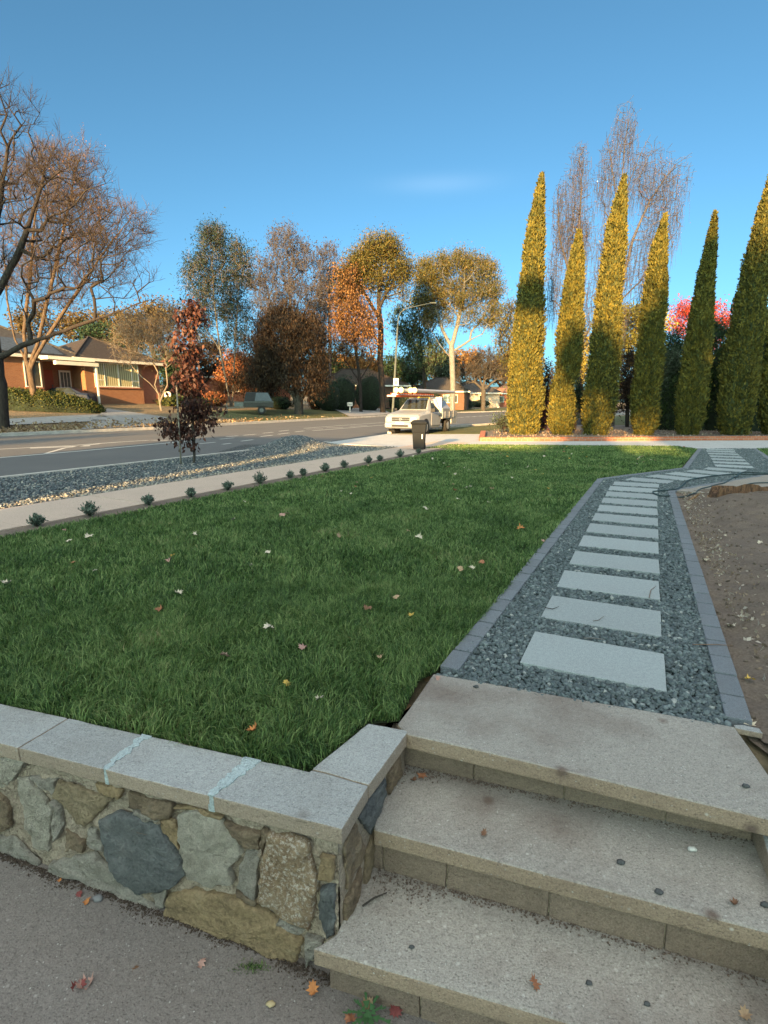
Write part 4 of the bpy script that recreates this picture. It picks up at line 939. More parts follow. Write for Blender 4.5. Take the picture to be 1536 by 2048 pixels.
# 9  white gum
tree('white_gum_tree', 'tall white trunked gum with spreading green gold crown behind the utility truck', (905,800), 80, [[(905,803),(906,760),(904,720),(903,690)],[(903,695),(885,660),(870,610),(860,560)],[(903,695),(915,650),(925,600),(930,550)],[(904,705),(940,680),(965,668)],[(905,720),(880,690),(862,660)]],
     [(870,545,34,26,1.3),(905,530,34,20,1.1),(950,545,38,24,1.2),(975,590,30,28,1.1),(925,590,40,28,1.1),(860,590,28,26,1),(985,635,24,24,.8),(945,640,28,20,.7),(890,640,22,18,.5),(850,560,18,20,.7),(855,630,20,22,.7),(905,600,34,26,.9)], 460, 0.40, B_white, L_gum, 46000, 0.24, 0.44, hang=0.6, aspect=0.34, tw=5, twl=1.0, twr=0.018, seed=31, rtip=0.024, step=0.8)
tree('drooping_gum_tree', 'thin drooping gum foliage beside the first cypress', (1022,800), 70, [[(1022,802),(1020,740),(1018,680)]], [(1020,640,16,34),(1012,690,18,36),(1030,730,22,40)], 170, 0.2, B_dark, L_gum, 4200, 0.26, 0.4, hang=1.0, aspect=0.34, tw=5, twl=0.9, twr=0.014, seed=33, rtip=0.02)
# 10 small bare spreading tree down the street
tree('bare_round_tree', 'small bare spreading tree on the grass verge down the street', (967,806), 88, [[(967,808),(967,785),(966,772)],[(967,780),(950,765),(935,755)],[(967,780),(985,765),(1005,752)],[(966,775),(972,745),(978,725)],[(966,775),(955,745),(950,730)]],
     [(940,745,26,22),(965,735,28,24),(995,740,30,24),(925,760,18,14,.7),(1015,750,20,18,.8),(968,715,24,16,.8)], 420, 0.36, B_grey, None, tw=7, twl=1.1, twr=0.018, seed=37, rtip=0.024, upb=0.7)
# background crowns beyond the houses
def simple_tree(name, label, base, Y, blobs, leaf, nleaf, lsize, seed, bk=B_dark, hang=0.2, nt=140, asp=0.55, lspread=None, cat='tree', group=None):
    cx = sum(b[0] for b in blobs)/len(blobs); cy = sum(b[1] for b in blobs)/len(blobs)
    return tree(name, label, base, Y, [[(base[0], base[1]+2), (base[0]*.7+cx*.3, (base[1]+cy)/2), (cx, cy)]], blobs, nt, 0.010*Y*0.35, bk, leaf, nleaf, lsize, lspread or Y*0.006, hang=hang, aspect=asp, tw=4, twl=Y*0.012, twr=0.00022*Y, seed=seed, rtip=0.0003*Y, step=Y*0.012, cat=cat, group=group)
L_amber = leafm('amber_leaf', [(0.13,0.06,0.025),(0.24,0.12,0.04),(0.24,0.16,0.055)]); L_redb = leafm('red_brown_leaf', [(0.10,0.035,0.02),(0.26,0.09,0.04),(0.3,0.14,0.05)])
L_dgreen = leafm('dark_green_leaf', [(0.01,0.025,0.014),(0.022,0.05,0.022),(0.05,0.085,0.035)]); L_yel = leafm('yellow_green_leaf', [(0.20,0.17,0.03),(0.36,0.29,0.05),(0.28,0.27,0.07)])
L_red = leafm('scarlet_leaf', [(0.20,0.015,0.022),(0.36,0.035,0.03),(0.45,0.09,0.04)], patch=0.4); L_olive = leafm('olive_leaf', [(0.03,0.05,0.03),(0.06,0.085,0.05),(0.11,0.14,0.09)])
simple_tree('amber_tree', 'amber leafed tree lit by low sun behind the chimney house', (700,800), 110, [(705,738,30,18),(745,742,22,14),(675,735,22,15)], L_amber, 5200, 0.55, 51)
simple_tree('amber_tree', 'amber leafed tree in the gap left of the white gum', (905,800), 130, [(880,735,24,20),(925,735,24,22),(945,728,16,16)], L_amber, 4200, 0.6, 52)
simple_tree('amber_tree', 'orange leafed tree behind the small bare street tree', (1000,800), 140, [(985,752,32,16),(1015,740,22,22),(1040,755,20,20)], L_amber, 4200, 0.6, 53)
simple_tree('copper_tree', 'reddish shrubby tree behind the camper trailer', (500,815), 64, [(480,735,28,26),(500,770,34,22),(455,770,24,22)], L_redb, 6500, 0.24, 54)
simple_tree('golden_tree', 'golden crown above the roof left of the young red tree', (230,800), 80, [(215,655,45,28),(150,660,45,25),(80,650,45,30)], leafm('gold_leaf', None), 6500, 0.35, 55)
simple_tree('green_tree', 'dark green crown over the brick house roof', (220,800), 74, [(205,675,35,16),(250,690,30,14)], L_dgreen, 4200, 0.32, 56)
simple_tree('dark_tree', 'dark tree mass between the brick house and the trailer', (400,812), 70, [(385,740,36,34),(420,715,26,36),(360,770,30,22)], leafm('weep_leaf', None), 7500, 0.26, 57)
simple_tree('dark_tree', 'dark crown filling the gap right of the weeping tree', (655,812), 95, [(648,742,34,30),(672,765,24,22)], L_dgreen, 6500, 0.36, 91)
simple_tree('dark_tree', 'dark olive crown behind the tiled house and the truck', (868,812), 112, [(862,748,30,22),(890,738,18,22)], L_olive, 5200, 0.42, 92)
simple_tree('dark_tree', 'dark brown crown between the trailer and the weeping tree', (548,815), 72, [(545,742,26,34),(525,775,26,24)], leafm('weep_leaf', None), 6500, 0.26, 93)
simple_tree('dark_tree', 'dark green crown above the gap right of the brick house', (345,812), 64, [(340,735,26,28),(352,768,20,22)], L_dgreen, 4500, 0.26, 94)
simple_tree('green_tree', 'dark green tree beside the street lamp post', (800,812), 90, [(795,745,24,26),(820,760,24,18)], L_dgreen, 4200, 0.36, 58)
# young red-brown tree on the gravel verge, with its stakes
tree('young_red_oak', 'young staked tree full of hanging red brown leaves on the gravel verge', (387,925), 13.72, [[(387,927),(387,880),(384,800),(381,720),(384,650),(386,615)]],
     [(385,640,22,30,1),(372,700,22,30,.9),(378,760,24,40,1.2),(390,815,28,34,1.1),(380,862,24,26,.9),(350,862,26,24,.7),(418,835,26,22,.8),(345,700,14,14,.25)], 170, 0.036, B_grey, leafm('oak_leaf', [(0.022,0.011,0.011),(0.046,0.02,0.018),(0.08,0.031,0.023),(0.15,0.06,0.038)], rough=0.55), 3400, 0.105, 0.07, hang=0.9, aspect=0.55, tw=3, twl=0.22, twr=0.003, seed=61, bf=0.5, step=0.16, rtip=0.004, drop=0.1, jit=0.05)
def stake(px, py, Y, top, label):
    b = AT(px, py, Y); t_ = AT(top[0], top[1], Y)
    m = MB(); m.tube([b-np.array([0,0,0.15]), t_], 0.021, 8); o = m.build('tree_stake', plain('stake_timber', (0.22,0.19,0.15), 0.9, var=0.3, scale=20), origin=tuple(b), smooth=True); return tag(o, label, 'stake')
stake(362,929,13.45,(353,770),'grey timber stake left of the young red tree')
# weeping birches behind the cypresses
for args in [('weeping_birch', 'tall weeping birch with bare grey strands above the third and fourth cypresses', (1262,838), 34, [[(1225,838),(1232,700),(1238,560),(1238,430),(1250,290),(1262,205)],[(1236,600),(1265,480),(1300,400),(1350,330),(1385,305)],[(1238,430),(1225,340),(1215,280)],[(1245,400),(1280,310),(1300,270)]],
      [(1250,260,30,50,.9),(1215,350,26,70,1),(1290,350,50,60,1.1),(1350,370,32,55,.7),(1320,450,40,70,1),(1270,520,50,70,.8),(1210,520,28,100,1),(1230,640,40,60,.6),(1300,580,30,70,.7)], 420, 41),
     ('weeping_birch', 'slender weeping birch with coppery strands between the first and second cypresses', (1160,838), 36, [[(1160,838),(1158,700),(1150,560),(1160,430),(1165,330)],[(1155,600),(1120,480),(1115,400)]],
      [(1160,340,22,50,.8),(1130,430,26,80,1),(1160,470,26,90,1),(1110,560,20,90,.8),(1160,620,36,80,.7)], 300, 43)]:
    n_, l_, b_, Y_, tr_, bl_, k_, sd_ = args; b_ = tr_[0][0]
    rng = np.random.default_rng(sd_)
    root = tree(n_, l_, b_, Y_, tr_, bl_, k_, 0.15, B_purple, None, tw=0, seed=sd_, bf=0.3, step=0.45, up=0.25, rtip=0.010, weep=0.1)
    tg = blob_points(bl_, Y_, k_*5, rng, 0.1); N = len(tg)     # hanging strands, each a few segments straight down
    L = rng.uniform(.5, 1.7, N); a = tg; d = np.column_stack([rng.normal(0, .16, N), rng.normal(0, .16, N), np.full(N, -1.0)])
    m1 = a+d*(L*.5)[:,None]; d2 = d.copy(); d2[:, :2] *= .4; m2 = m1+d2*(L*.5)[:,None]
    up_ = a+np.column_stack([rng.normal(0, .22, N), rng.normal(0, .22, N), rng.uniform(-.05,.2,N)])
    r_ = np.full(N, .0075)
    v, f = tubes(np.concatenate([up_, a, m1]), np.concatenate([a, m1, m2]), np.concatenate([r_*1.3, r_, r_*.8]), np.concatenate([r_, r_*.8, r_*.6]), 3)
    org = np.array(root.location); np_mesh('strands', v-org, [f], B_purple, root)
    C = np.concatenate([m1, m2, a]); C = C[rng.integers(0, len(C), 2600)]+rng.normal(0, .05, (2600, 3))
    v, f = leaf_quads(C, 0.055, 1.2, 0.6, None, rng); np_mesh('crown', v-org, [f], leafm('birch_leaf', [(0.06,0.045,0.05),(0.15,0.08,0.07),(0.3,0.15,0.11)]), root)
# trees and shrubs behind the cypress row
simple_tree('yellow_tree', 'golden yellow tree glowing between the third and fourth cypresses', (1275,845), 44, [(1262,650,26,36),(1300,645,34,28),(1255,720,24,50),(1310,720,26,30)], L_yel, 11000, 0.17, 71)
simple_tree('scarlet_tree', 'bright scarlet autumn tree rising between the fifth and sixth cypresses', (1400,850), 46, [(1368,640,20,34,1.2),(1395,650,20,34),(1430,640,20,28),(1452,655,16,22),(1410,690,40,24),(1340,655,12,16,.4)], L_red, 7500, 0.15, 72, B_dark)
simple_tree('yellow_shrub', 'yellow autumn shrub low between the fourth and fifth cypresses', (1330,848), 38, [(1328,735,16,26),(1345,715,16,14)], L_yel, 2200, 0.14, 73, cat='shrub')
simple_tree('bronze_shrub', 'bare bronze shrub behind the third and fourth cypresses', (1255,850), 33, [(1250,790,18,38),(1262,740,16,40)], leafm('weep_leaf', None), 4200, 0.12, 74, cat='shrub')
simple_tree('yellow_shrub', 'yellow leafed shrub behind the second cypress', (1160,848), 36, [(1162,740,14,50),(1170,700,12,30)], L_yel, 2600, 0.13, 75, cat='shrub')
simple_tree('green_shrub', 'rounded olive green shrub between the fourth and fifth cypresses', (1345,852), 30, [(1345,790,26,48),(1335,740,20,34)], L_olive, 10500, 0.10, 76, cat='shrub', nt=260)
simple_tree('green_shrub', 'dark leafy shrub behind the fifth cypress', (1420,852), 33, [(1420,700,38,50),(1405,780,40,60),(1345,690,26,26)], L_dgreen, 17000, 0.12, 77, cat='shrub', nt=260)
simple_tree('maroon_shrub', 'low maroon shrub between the first and second cypresses', (1084,858), 29, [(1084,835,14,18)], leafm('maroon_leaf', [(0.07,0.02,0.02),(0.16,0.04,0.035)]), 1500, 0.08, 78, cat='shrub', nt=60)
simple_tree('dark_shrub', 'dark shrub between the second and third cypresses', (1150,858), 29, [(1150,810,14,34)], L_dgreen, 2400, 0.09, 79, cat='shrub', nt=80)
simple_tree('bronze_shrub', 'brown twiggy shrub between the first and second cypresses', (1090,850), 31, [(1092,780,14,50)], leafm('weep_leaf', None), 3000, 0.10, 80, cat='shrub', nt=80)
simple_tree('green_shrub', 'low green shrub at the left foot of the first cypress', (1010,864), 27, [(1010,846,14,12)], L_olive, 1100, 0.09, 81, cat='shrub', nt=50)
# cypresses
t = NT('cypress_leaf'); g = t.n('NewGeometry'); nz = t.noise(3.5, 4, 0.7, t.co()); m1 = t.n('Math', op='MULTIPLY_ADD'); t.l(g.outputs['Random Per Island'], m1.inputs[0]); m1.inputs[1].default_value = 0.25
m2 = t.n('Math', op='MULTIPLY'); t.l(nz, m2.inputs[0]); m2.inputs[1].default_value = 0.8; t.l(m2.outputs[0], m1.inputs[2])
M_cyp = t.out(t.ramp(m1.outputs[0], [(0.18, (0.013,0.020,0.009)), (0.42, (0.06,0.065,0.014)), (0.75, (0.175,0.135,0.018)), (1.0, (0.25,0.175,0.02))]), None, 0.75)  # gold end of the ramp puts sunlit clumps into the colour
M_cypc = plain('cypress_core', (0.035,0.045,0.016), 0.95, var=0.5, scale=5)
def cypress(prof, Y, seed, label, nleaf=26000):
    rng = np.random.default_rng(seed); C = [AT(p[0], p[1], Y) for p in prof]; Rr = [p[2]*0.86*Y/1113 for p in prof]
    hs = np.array([c[2] for c in C]); cx = np.array([c[0] for c in C]); Rr = np.array(Rr)
    z0, z1 = hs[0], hs[-1]; org = np.array([cx[0], Y, max(0.0, z0*0)])
    root = thing('italian_cypress', label, 'tree', org, 0, 'row of slender cypresses in the brick edged bed')
    def cen(z): return np.stack([np.interp(z, hs, cx), np.full_like(z, Y)], -1)
    def rr(z): return np.interp(z, hs, Rr)
    def bump(q, z):
        x, y = math.cos(q)*1.2, math.sin(q)*1.2
        return 1+0.24*noise.noise(Vector((x*1.6+seed, y*1.6, z*0.9)))+0.22*noise.noise(Vector((x*4+seed, y*4, z*1.9)))+0.10*noise.noise(Vector((x*9, y*9, z*4+seed)))
    m = MB(); m.tube([(C[0][0], Y, -0.15), (cen(np.array([z0+1.2]))[0][0], Y, z0+1.2)], [0.13, 0.1], 8); tk = MB(); tk.v = [(a-org[0], b-org[1], c-org[2]) for a, b, c in m.v]; tk.f = m.f; tk.build('trunk', B_dark, root)
    nz_, nt_ = 150, 44; V = []
    for i in range(nz_):
        z = z0+(z1-z0)*i/(nz_-1)*0.985; c = cen(np.array([z]))[0]; r0 = rr(z)
        for j in range(nt_):
            q = 2*math.pi*j/nt_; r = r0*bump(q, z)*0.86; V.append((c[0]+math.cos(q)*r-org[0], c[1]+math.sin(q)*r-org[1], z-org[2]))
    F = np.array([(i*nt_+j, i*nt_+(j+1)%nt_, (i+1)*nt_+(j+1)%nt_, (i+1)*nt_+j) for i in range(nz_-1) for j in range(nt_)])
    # foliage sprays hugging the column
    zz = z0+(z1-z0)*rng.uniform(0, 1, nleaf*3)**0.95; keep = rng.uniform(size=len(zz)) < (rr(zz)/Rr.max()*0.9+0.12); zz = zz[keep][:nleaf]; N = len(zz)
    th = rng.uniform(0, 2*math.pi, N); bb = np.array([bump(a, b) for a, b in zip(th, zz)]); r = rr(zz)*bb*rng.uniform(.80,1.02,N); stray = rng.uniform(size=N) < .03; r = r*np.where(stray, rng.uniform(1.0,1.28,N), 1.0)
    c = cen(zz); P = np.column_stack([c[:,0]+np.cos(th)*r, c[:,1]+np.sin(th)*r, zz])
    up = np.column_stack([np.cos(th)*.55, np.sin(th)*.55, np.full(N, 1.25)])
    v, f = leaf_quads(P, 0.125, 0, 0.45, up, rng)
    VV = np.concatenate([np.array(V), v-org]); np_mesh('crown', VV, [F, f+len(V)], [M_cypc, M_cyp], root, mi=np.concatenate([np.zeros(len(F), int), np.ones(len(f), int)]))
    return root
CY = [([(1046,872,27),(1046,850,34),(1048,820,36),(1052,740,34),(1060,620,29),(1066,520,23),(1074,440,15),(1080,385,8),(1084,348,1)], 'first cypress from the street, widest and sunlit gold nearly all the way down'),
      ([(1122,872,18),(1123,850,25),(1124,820,27),(1124,775,22),(1137,745,24),(1141,660,25),(1147,580,19),(1154,510,12),(1158,462,1)], 'second cypress from the street, short with a bright clump at its foot'),
      ([(1191,872,22),(1192,850,30),(1197,820,34),(1207,740,33),(1214,650,28),(1222,560,25),(1233,470,20),(1240,410,13),(1249,352,1)], 'third cypress from the street, tall with a gold upper half'),
      ([(1285,874,15),(1287,855,24),(1289,820,28),(1298,740,28),(1304,650,24),(1313,560,21),(1320,490,13),(1331,430,1)], 'fourth cypress from the street, shaded with only its tip in the sun'),
      ([(1376,874,18),(1377,850,26),(1380,820,29),(1390,740,28),(1402,640,22),(1413,550,15),(1422,490,9),(1431,425,1)], 'fifth cypress from the street, slim and wholly shaded'),
      ([(1468,874,24),(1468,850,34),(1472,820,37),(1484,720,36),(1500,620,31),(1515,520,24),(1530,430,15),(1545,340,1)], 'sixth cypress from the street, big and shaded beside the dark hedge'),
      ([(1550,874,20),(1552,840,30),(1556,770,32),(1564,700,28),(1585,560,20),(1610,400,1)], 'seventh cypress, cut off by the right edge of the photo')]
for i, (pr, lb) in enumerate(CY): cypress(pr, 25.0 if i else 25.4, 100+i, lb)
# tall dark conifer hedge behind the row on the right
def foliage_box(name, label, cat, pts, z0, hfun, thick, leaf, core, n, lsize, seed, group=None):
    """hedge along a ground line with a lumpy body and leaf sprays"""
    rng = np.random.default_rng(seed); pts = [np.array(p[:2], float) for p in pts]; seg = np.cumsum([0]+[np.linalg.norm(b-a) for a, b in zip(pts[:-1], pts[1:])]); Lt = seg[-1]
    def at(u):
        x = np.interp(u, seg, [p[0] for p in pts]); y = np.interp(u, seg, [p[1] for p in pts]); return x, y
    org = np.array([*at(0), z0(*at(0)) if callable(z0) else z0]); root = thing(name, label, cat, org, 0, group)
    d = (pts[-1]-pts[0])/np.linalg.norm(pts[-1]-pts[0]); n_ = perp(d)
    def surf(u, a):      # a from 0..pi over the hedge cross-section
        x, y = at(u*Lt); zb = z0(x, y) if callable(z0) else z0; h = hfun(u)
        k = 1+0.18*noise.noise(Vector((u*Lt*1.1, a*1.3, seed)))+0.1*noise.noise(Vector((u*Lt*3, a*3, seed)))
        ca, sa = math.cos(a), math.sin(a); e = 0.55
        off = math.copysign(abs(ca)**e, ca)*thick*k; zz = (abs(sa)**e)*h*k
        end = min(1, (math.sin(math.pi*min(1, max(0, u))))**0.35+0.02)
        return np.array([x+n_[0]*off*end, y+n_[1]*off*end, zb+zz*end-0.05])
    nu, na = max(12, int(Lt*3)), 18; V = [surf(i/nu, math.pi*j/na)-org for i in range(nu+1) for j in range(na+1)]
    c0 = [np.array([*(at(i/nu*Lt)), 0.0]) for i in range(nu+1)]
    F = np.array([(i*(na+1)+j, (i+1)*(na+1)+j, (i+1)*(na+1)+j+1, i*(na+1)+j+1) for i in range(nu) for j in range(na)])
    P = np.array([surf(rng.uniform(0,1), rng.uniform(0, math.pi)) for _ in range(n)])+rng.normal(0, lsize*0.35, (n,3))
    v, f = leaf_quads(P, lsize, -0.35, 0.5, None, rng)
    np_mesh('foliage', np.concatenate([np.array(V), v-org]), [F, f+len(V)], [core, leaf], root, mi=np.concatenate([np.zeros(len(F), int), np.ones(len(f), int)]))
    return root
M_hcore = plain('hedge_core', (0.014,0.022,0.01), 0.95, var=0.4)
foliage_box('conifer_hedge', 'tall dark green conifer hedge behind the last cypresses', 'hedge', [(16.6,29.5),(25,28.0)], 0.0, lambda u: 5.6+1.2*u, 1.4, leafm('conifer_leaf', [(0.012,0.026,0.008),(0.03,0.055,0.014),(0.05,0.08,0.02)]), M_hcore, 16000, 0.16, 201)
foliage_box('conifer_hedge', 'lower dark conifer filling the gap behind the fifth cypress', 'hedge', [(14.6,29.8),(17.2,29.6)], 0.0, lambda u: 2.6+2.2*u, 1.2, leafm('conifer_leaf', None), M_hcore, 6000, 0.15, 202)
# hedges and shrubs across the street
L_hedge = leafm('hedge_leaf', [(0.018,0.035,0.01),(0.045,0.07,0.018),(0.13,0.12,0.03)])
p0, p1 = on_land(18,818), on_land(208,826)
foliage_box('front_hedge', 'dark rounded hedge with a sunlit end before the brick house', 'hedge', [(on_land(-60,812)[0], on_land(-60,812)[1]), p0, on_land(110,822), p1], land_z, lambda u: 1.45-0.35*u, 1.15, L_hedge, M_hcore, 15000, 0.12, 203)
def bush(px, py, w, h, leaf, n, ls, seed, name, label, group=None):
    p = on_land(px, py) if py < 862 else G(px, py); Y = p[1]
    rng = np.random.default_rng(seed); rx, rz = w*Y/1113, h*Y/1113; org = np.array([p[0], p[1], p[2]]); root = thing(name, label, 'shrub', org, 0, group)
    m = MB(); rings = []
    V, F = IC2; Vc = []
    for q in V:
        k = 1+0.25*noise.noise(Vector(q*1.6)+Vector((seed,0,0))); Vc.append((q[0]*rx*.85*k, q[1]*rx*.85*k, rz*0.42+q[2]*rz*.5*k))
    d = rng.normal(0,1,(n,3)); d /= np.linalg.norm(d, axis=1)[:,None]; kk = np.array([1+0.3*noise.noise(Vector(q*1.6)+Vector((seed,0,0)))+0.2*noise.noise(Vector(q*5)) for q in d])
    P = d*kk[:,None]*rng.uniform(.7,1.05,n)[:,None]*np.array([rx, rx, rz*.56])+np.array([0,0,rz*.45]); P = P[P[:,2] > -0.05]
    v, f = leaf_quads(P, ls, -.2, .5, None, rng)
    np_mesh('foliage', np.concatenate([np.array(Vc), v]), [F, f+len(Vc)], [M_hcore, leaf], root, mi=np.concatenate([np.zeros(len(F), int), np.ones(len(f), int)])); return root
for i, (px, py, w, h, lf, lb) in enumerate([(655,821,30,64,L_dgreen,'dark green shrub right of the weeping tree trunk'),(688,821,30,72,L_dgreen,'tall dark shrub behind the small white mailbox'),(738,821,32,74,L_dgreen,'dark shrub left of the tall gum trunk'),(800,823,26,50,L_olive,'olive shrub behind the lamp post'),
        (632,819,18,44,L_redb,'reddish shrub beside the weeping tree'),(560,818,26,26,L_dgreen,'low dark shrub behind the camper trailer'),(345,812,26,20,L_hedge,'low green ground shrub under the white mailbox'),(300,806,14,9,L_olive,'small grey shrub below the picture window'),(245,805,12,14,L_redb,'small leafless shrub under the picture window'),
        (925,818,26,22,L_olive,'olive bush behind the tray of the utility truck'),(958,814,30,16,L_dgreen,'clipped green hedge bush below the small bare tree'),(995,812,22,14,L_dgreen,'clipped green hedge bush before the red brick house'),(856,819,30,42,L_olive,'shrub in front of the tiled house behind the truck'),(430,812,22,26,L_redb,'rust coloured shrub left of the camper trailer'),(395,815,22,20,L_dgreen,'green shrub behind the young red tree')]):
    bush(px, py, w, h, lf, 1500, 0.16 if py > 813 else 0.22, 300+i, 'garden_shrub', lb)
# little grey green shrubs planted along the footpath
SH = [(57,1048),(175,1030),(283,1007),(370,991),(438,977),(505,965),(557,953),(592,949),(638,941),(680,934),(714,924),(743,920),(778,912),(808,905)]
L_lav = leafm('lavender_leaf', [(0.05,0.08,0.06),(0.12,0.17,0.13),(0.24,0.29,0.22)])
lo = ['nearest the left edge of the photo, first in the row','second in the row beside the footpath','third in the row beside the footpath','fourth in the row, left of the young red tree shade','fifth in the row beside the footpath','sixth in the row beside the footpath','seventh in the row beside the footpath','eighth in the row beside the footpath','ninth in the row beside the footpath','tenth in the row beside the footpath','eleventh in the row beside the footpath','twelfth in the row beside the footpath','thirteenth in the row, near the bin','last in the row, at the foot of the bin']
for i, (px, py) in enumerate(SH):
    p = G(px, py); s, n = to_sn(p[0], p[1]); p = SN(s, -6.93); rng = np.random.default_rng(400+i); sc = rng.uniform(.55,1.0)
    root = thing('planted_shrub', 'small grey green shrub '+lo[i], 'shrub', (p[0], p[1], -0.01), 0, 'small shrubs planted along the footpath')
    k = 46; th = rng.uniform(0, 6.28, k); tl = rng.uniform(.1, 1.0, k); L = 0.20*sc*rng.uniform(.7,1.2,k); e = np.column_stack([np.cos(th)*tl*.16*sc, np.sin(th)*tl*.16*sc, L*(1.05-.45*tl)]); a = e*0.1; a[:,2] = 0
    v1, f1 = tubes(a, e, np.full(k, .003), np.full(k, .0015), 3); np_mesh('stems', v1, [f1], B_grey, root)
    C = []; u = rng.uniform(.25, 1.05, 900); ix = rng.integers(0, k, 900); P = a[ix]*(1-u[:,None])+e[ix]*u[:,None]+rng.normal(0, .008, (900,3))
    v, f = leaf_quads(P, 0.032, -.6, .4, None, rng); np_mesh('foliage', v, [f], L_lav, root)
# low hill far away behind the houses, sunlit orange put into its colour
t = NT('hill_forest'); f = t.noise(0.06, 6, 0.75, t.co()); M_hill = t.out(t.ramp(f, [(0.35, (0.05,0.06,0.03)), (0.55, (0.18,0.11,0.05)), (0.7, (0.28,0.17,0.08))]), t.bump(f, 3.0), 0.95)
V = []; nx = 120
for i in range(nx+1):
    for j in range(9):
        a = rad(-62+i*124/nx); r = 330+j*30; h = 9*math.sin(math.pi*j/8)*(1+0.5*noise.noise(Vector((a*4, 0, 0))))+3*noise.noise(Vector((a*30, j*.7, 0)))
        V.append((math.sin(a)*r, math.cos(a)*r, 3.2+max(-6, h)))
F = np.array([(i*9+j, (i+1)*9+j, (i+1)*9+j+1, i*9+j+1) for i in range(nx) for j in range(8)]); o = np_mesh('hills', V, [F], M_hill, smooth=True); o['kind'] = 'structure'
# ------------------------------------------------------------------ houses
HA = math.atan2(DV[1], DV[0])
M_br = brickm('brick_orange', (0.24,0.09,0.042), (0.32,0.14,0.065), (0.26,0.2,0.15)); M_brr = brickm('brick_red', (0.30,0.075,0.035), (0.42,0.13,0.06), (0.33,0.25,0.2))
M_brd = brickm('brick_dark', (0.10,0.055,0.035), (0.16,0.08,0.05), (0.15,0.12,0.1)); M_brp = brickm('brick_pale', (0.52,0.42,0.30), (0.62,0.5,0.36), (0.5,0.45,0.38))
M_tile = roofm('roof_tile_brown', (0.055,0.042,0.034)); M_tileg = roofm('roof_tile_grey', (0.075,0.067,0.06)); M_tilet = roofm('roof_tile_terracotta', (0.34,0.17,0.10)); M_metal = roofm('roof_metal_blue', (0.065,0.088,0.12))
M_whitep = plain('white_paint', (0.72,0.69,0.6), 0.55, var=0.05); M_glass = glassm('dark_glass', (0.05,0.055,0.05)); M_curt = plain('curtain', (0.55,0.52,0.30), 0.8, var=0.3, scale=5)
M_doorr = plain('door_red', (0.28,0.05,0.02), 0.5); M_gal = plain('galvanised', (0.11,0.12,0.115), 0.75, 0.0, var=0.25, scale=5)
t = NT('curtain_glass'); w = t.n('TexWave', wave_type='BANDS', bands_direction='X'); w.inputs['Scale'].default_value = 1.6; w.inputs['Distortion'].default_value = 1.0; t.l(t.co((1,1,0.05)), w.inputs['Vector'])
M_cg = t.out(t.ramp(w.outputs['Fac'], [(0.0, (0.20,0.19,0.10)), (0.4, (0.46,0.42,0.22)), (1.0, (0.6,0.56,0.36))]), None, 0.25)
def window(root, x0, x1, z0, z1, y=0.0, bars=(), glass=None, fr=None, label=None, transom=None):
    """window facing -y, its frame proud of the wall and the pane set back inside it"""
    fr = fr or M_whitep; f = 0.07; m = MB()
    for a, b, c, d in ((x0,x1,z0-f*.2,z0+f),(x0,x1,z1-f,z1),(x0,x0+f,z0+f,z1-f),(x1-f,x1,z0+f,z1-f)): m.box(a, b, y-0.06, y+0.03, c, d)
    for bx in bars: m.box(bx-f/2, bx+f/2, y-0.055, y+0.03, z0+f, z1-f)
    if transom:
        for (a, b, zz) in transom: m.box(a, b, y-0.05, y+0.03, zz-.03, zz+.03)
    w_ = m.build('window', fr, root)
    if label: w_['label'] = label
    g_ = MB().box(x0+0.01, x1-0.01, y-0.02, y+0.02, z0+0.01, z1-0.01).build('pane', glass or M_glass, w_)
    MB().box(x0-0.08, x1+0.08, y-0.11, y-0.002, z0-0.11, z0-0.03).build('sill', M_brr, w_)
    return w_
def hip_roof(root, x0, x1, y0, y1, ze, zr, mat, over=0.45, name='roof', gable=(False, False)):
    x0 -= over; x1 += over; y0 -= over; y1 += over; ym = (y0+y1)/2; h = (y1-y0)/2
    xa = x0 if gable[0] else min(x0+h, (x0+x1)/2-.05); xb = x1 if gable[1] else max(x1-h, (x0+x1)/2+.05)
    m = MB(); m.add([(x0,y0,ze),(x1,y0,ze),(x1,y1,ze),(x0,y1,ze),(xa,ym,zr),(xb,ym,zr)], [(0,1,5,4),(1,2,5),(2,3,4,5),(3,0,4),(3,2,1,0)])
    r = m.build(name, mat, root)
    m = MB(); m.box(x0-.02,x1+.02,y0-.03,y0-.004,ze-.2,ze+.02); m.box(x0-.02,x1+.02,y1+.004,y1+.03,ze-.2,ze+.02); m.box(x0-.03,x0-.004,y0,y1,ze-.2,ze+.02); m.box(x1+.004,x1+.03,y0,y1,ze-.2,ze+.02)
    m.box(x0+.02,x1-.02,y0+.02,y1-.02,ze-.16,ze-.12); m.build('fascia', M_whitep, root); 
    m = MB(); m.tube([(x0+.1,y0+.1,ze+.05),(xa,ym,zr+.03),(xb,ym,zr+.03),(x1-.1,y0+.1,ze+.05)], 0.1, 6); m.build('ridge_tiles', mat, r); return r
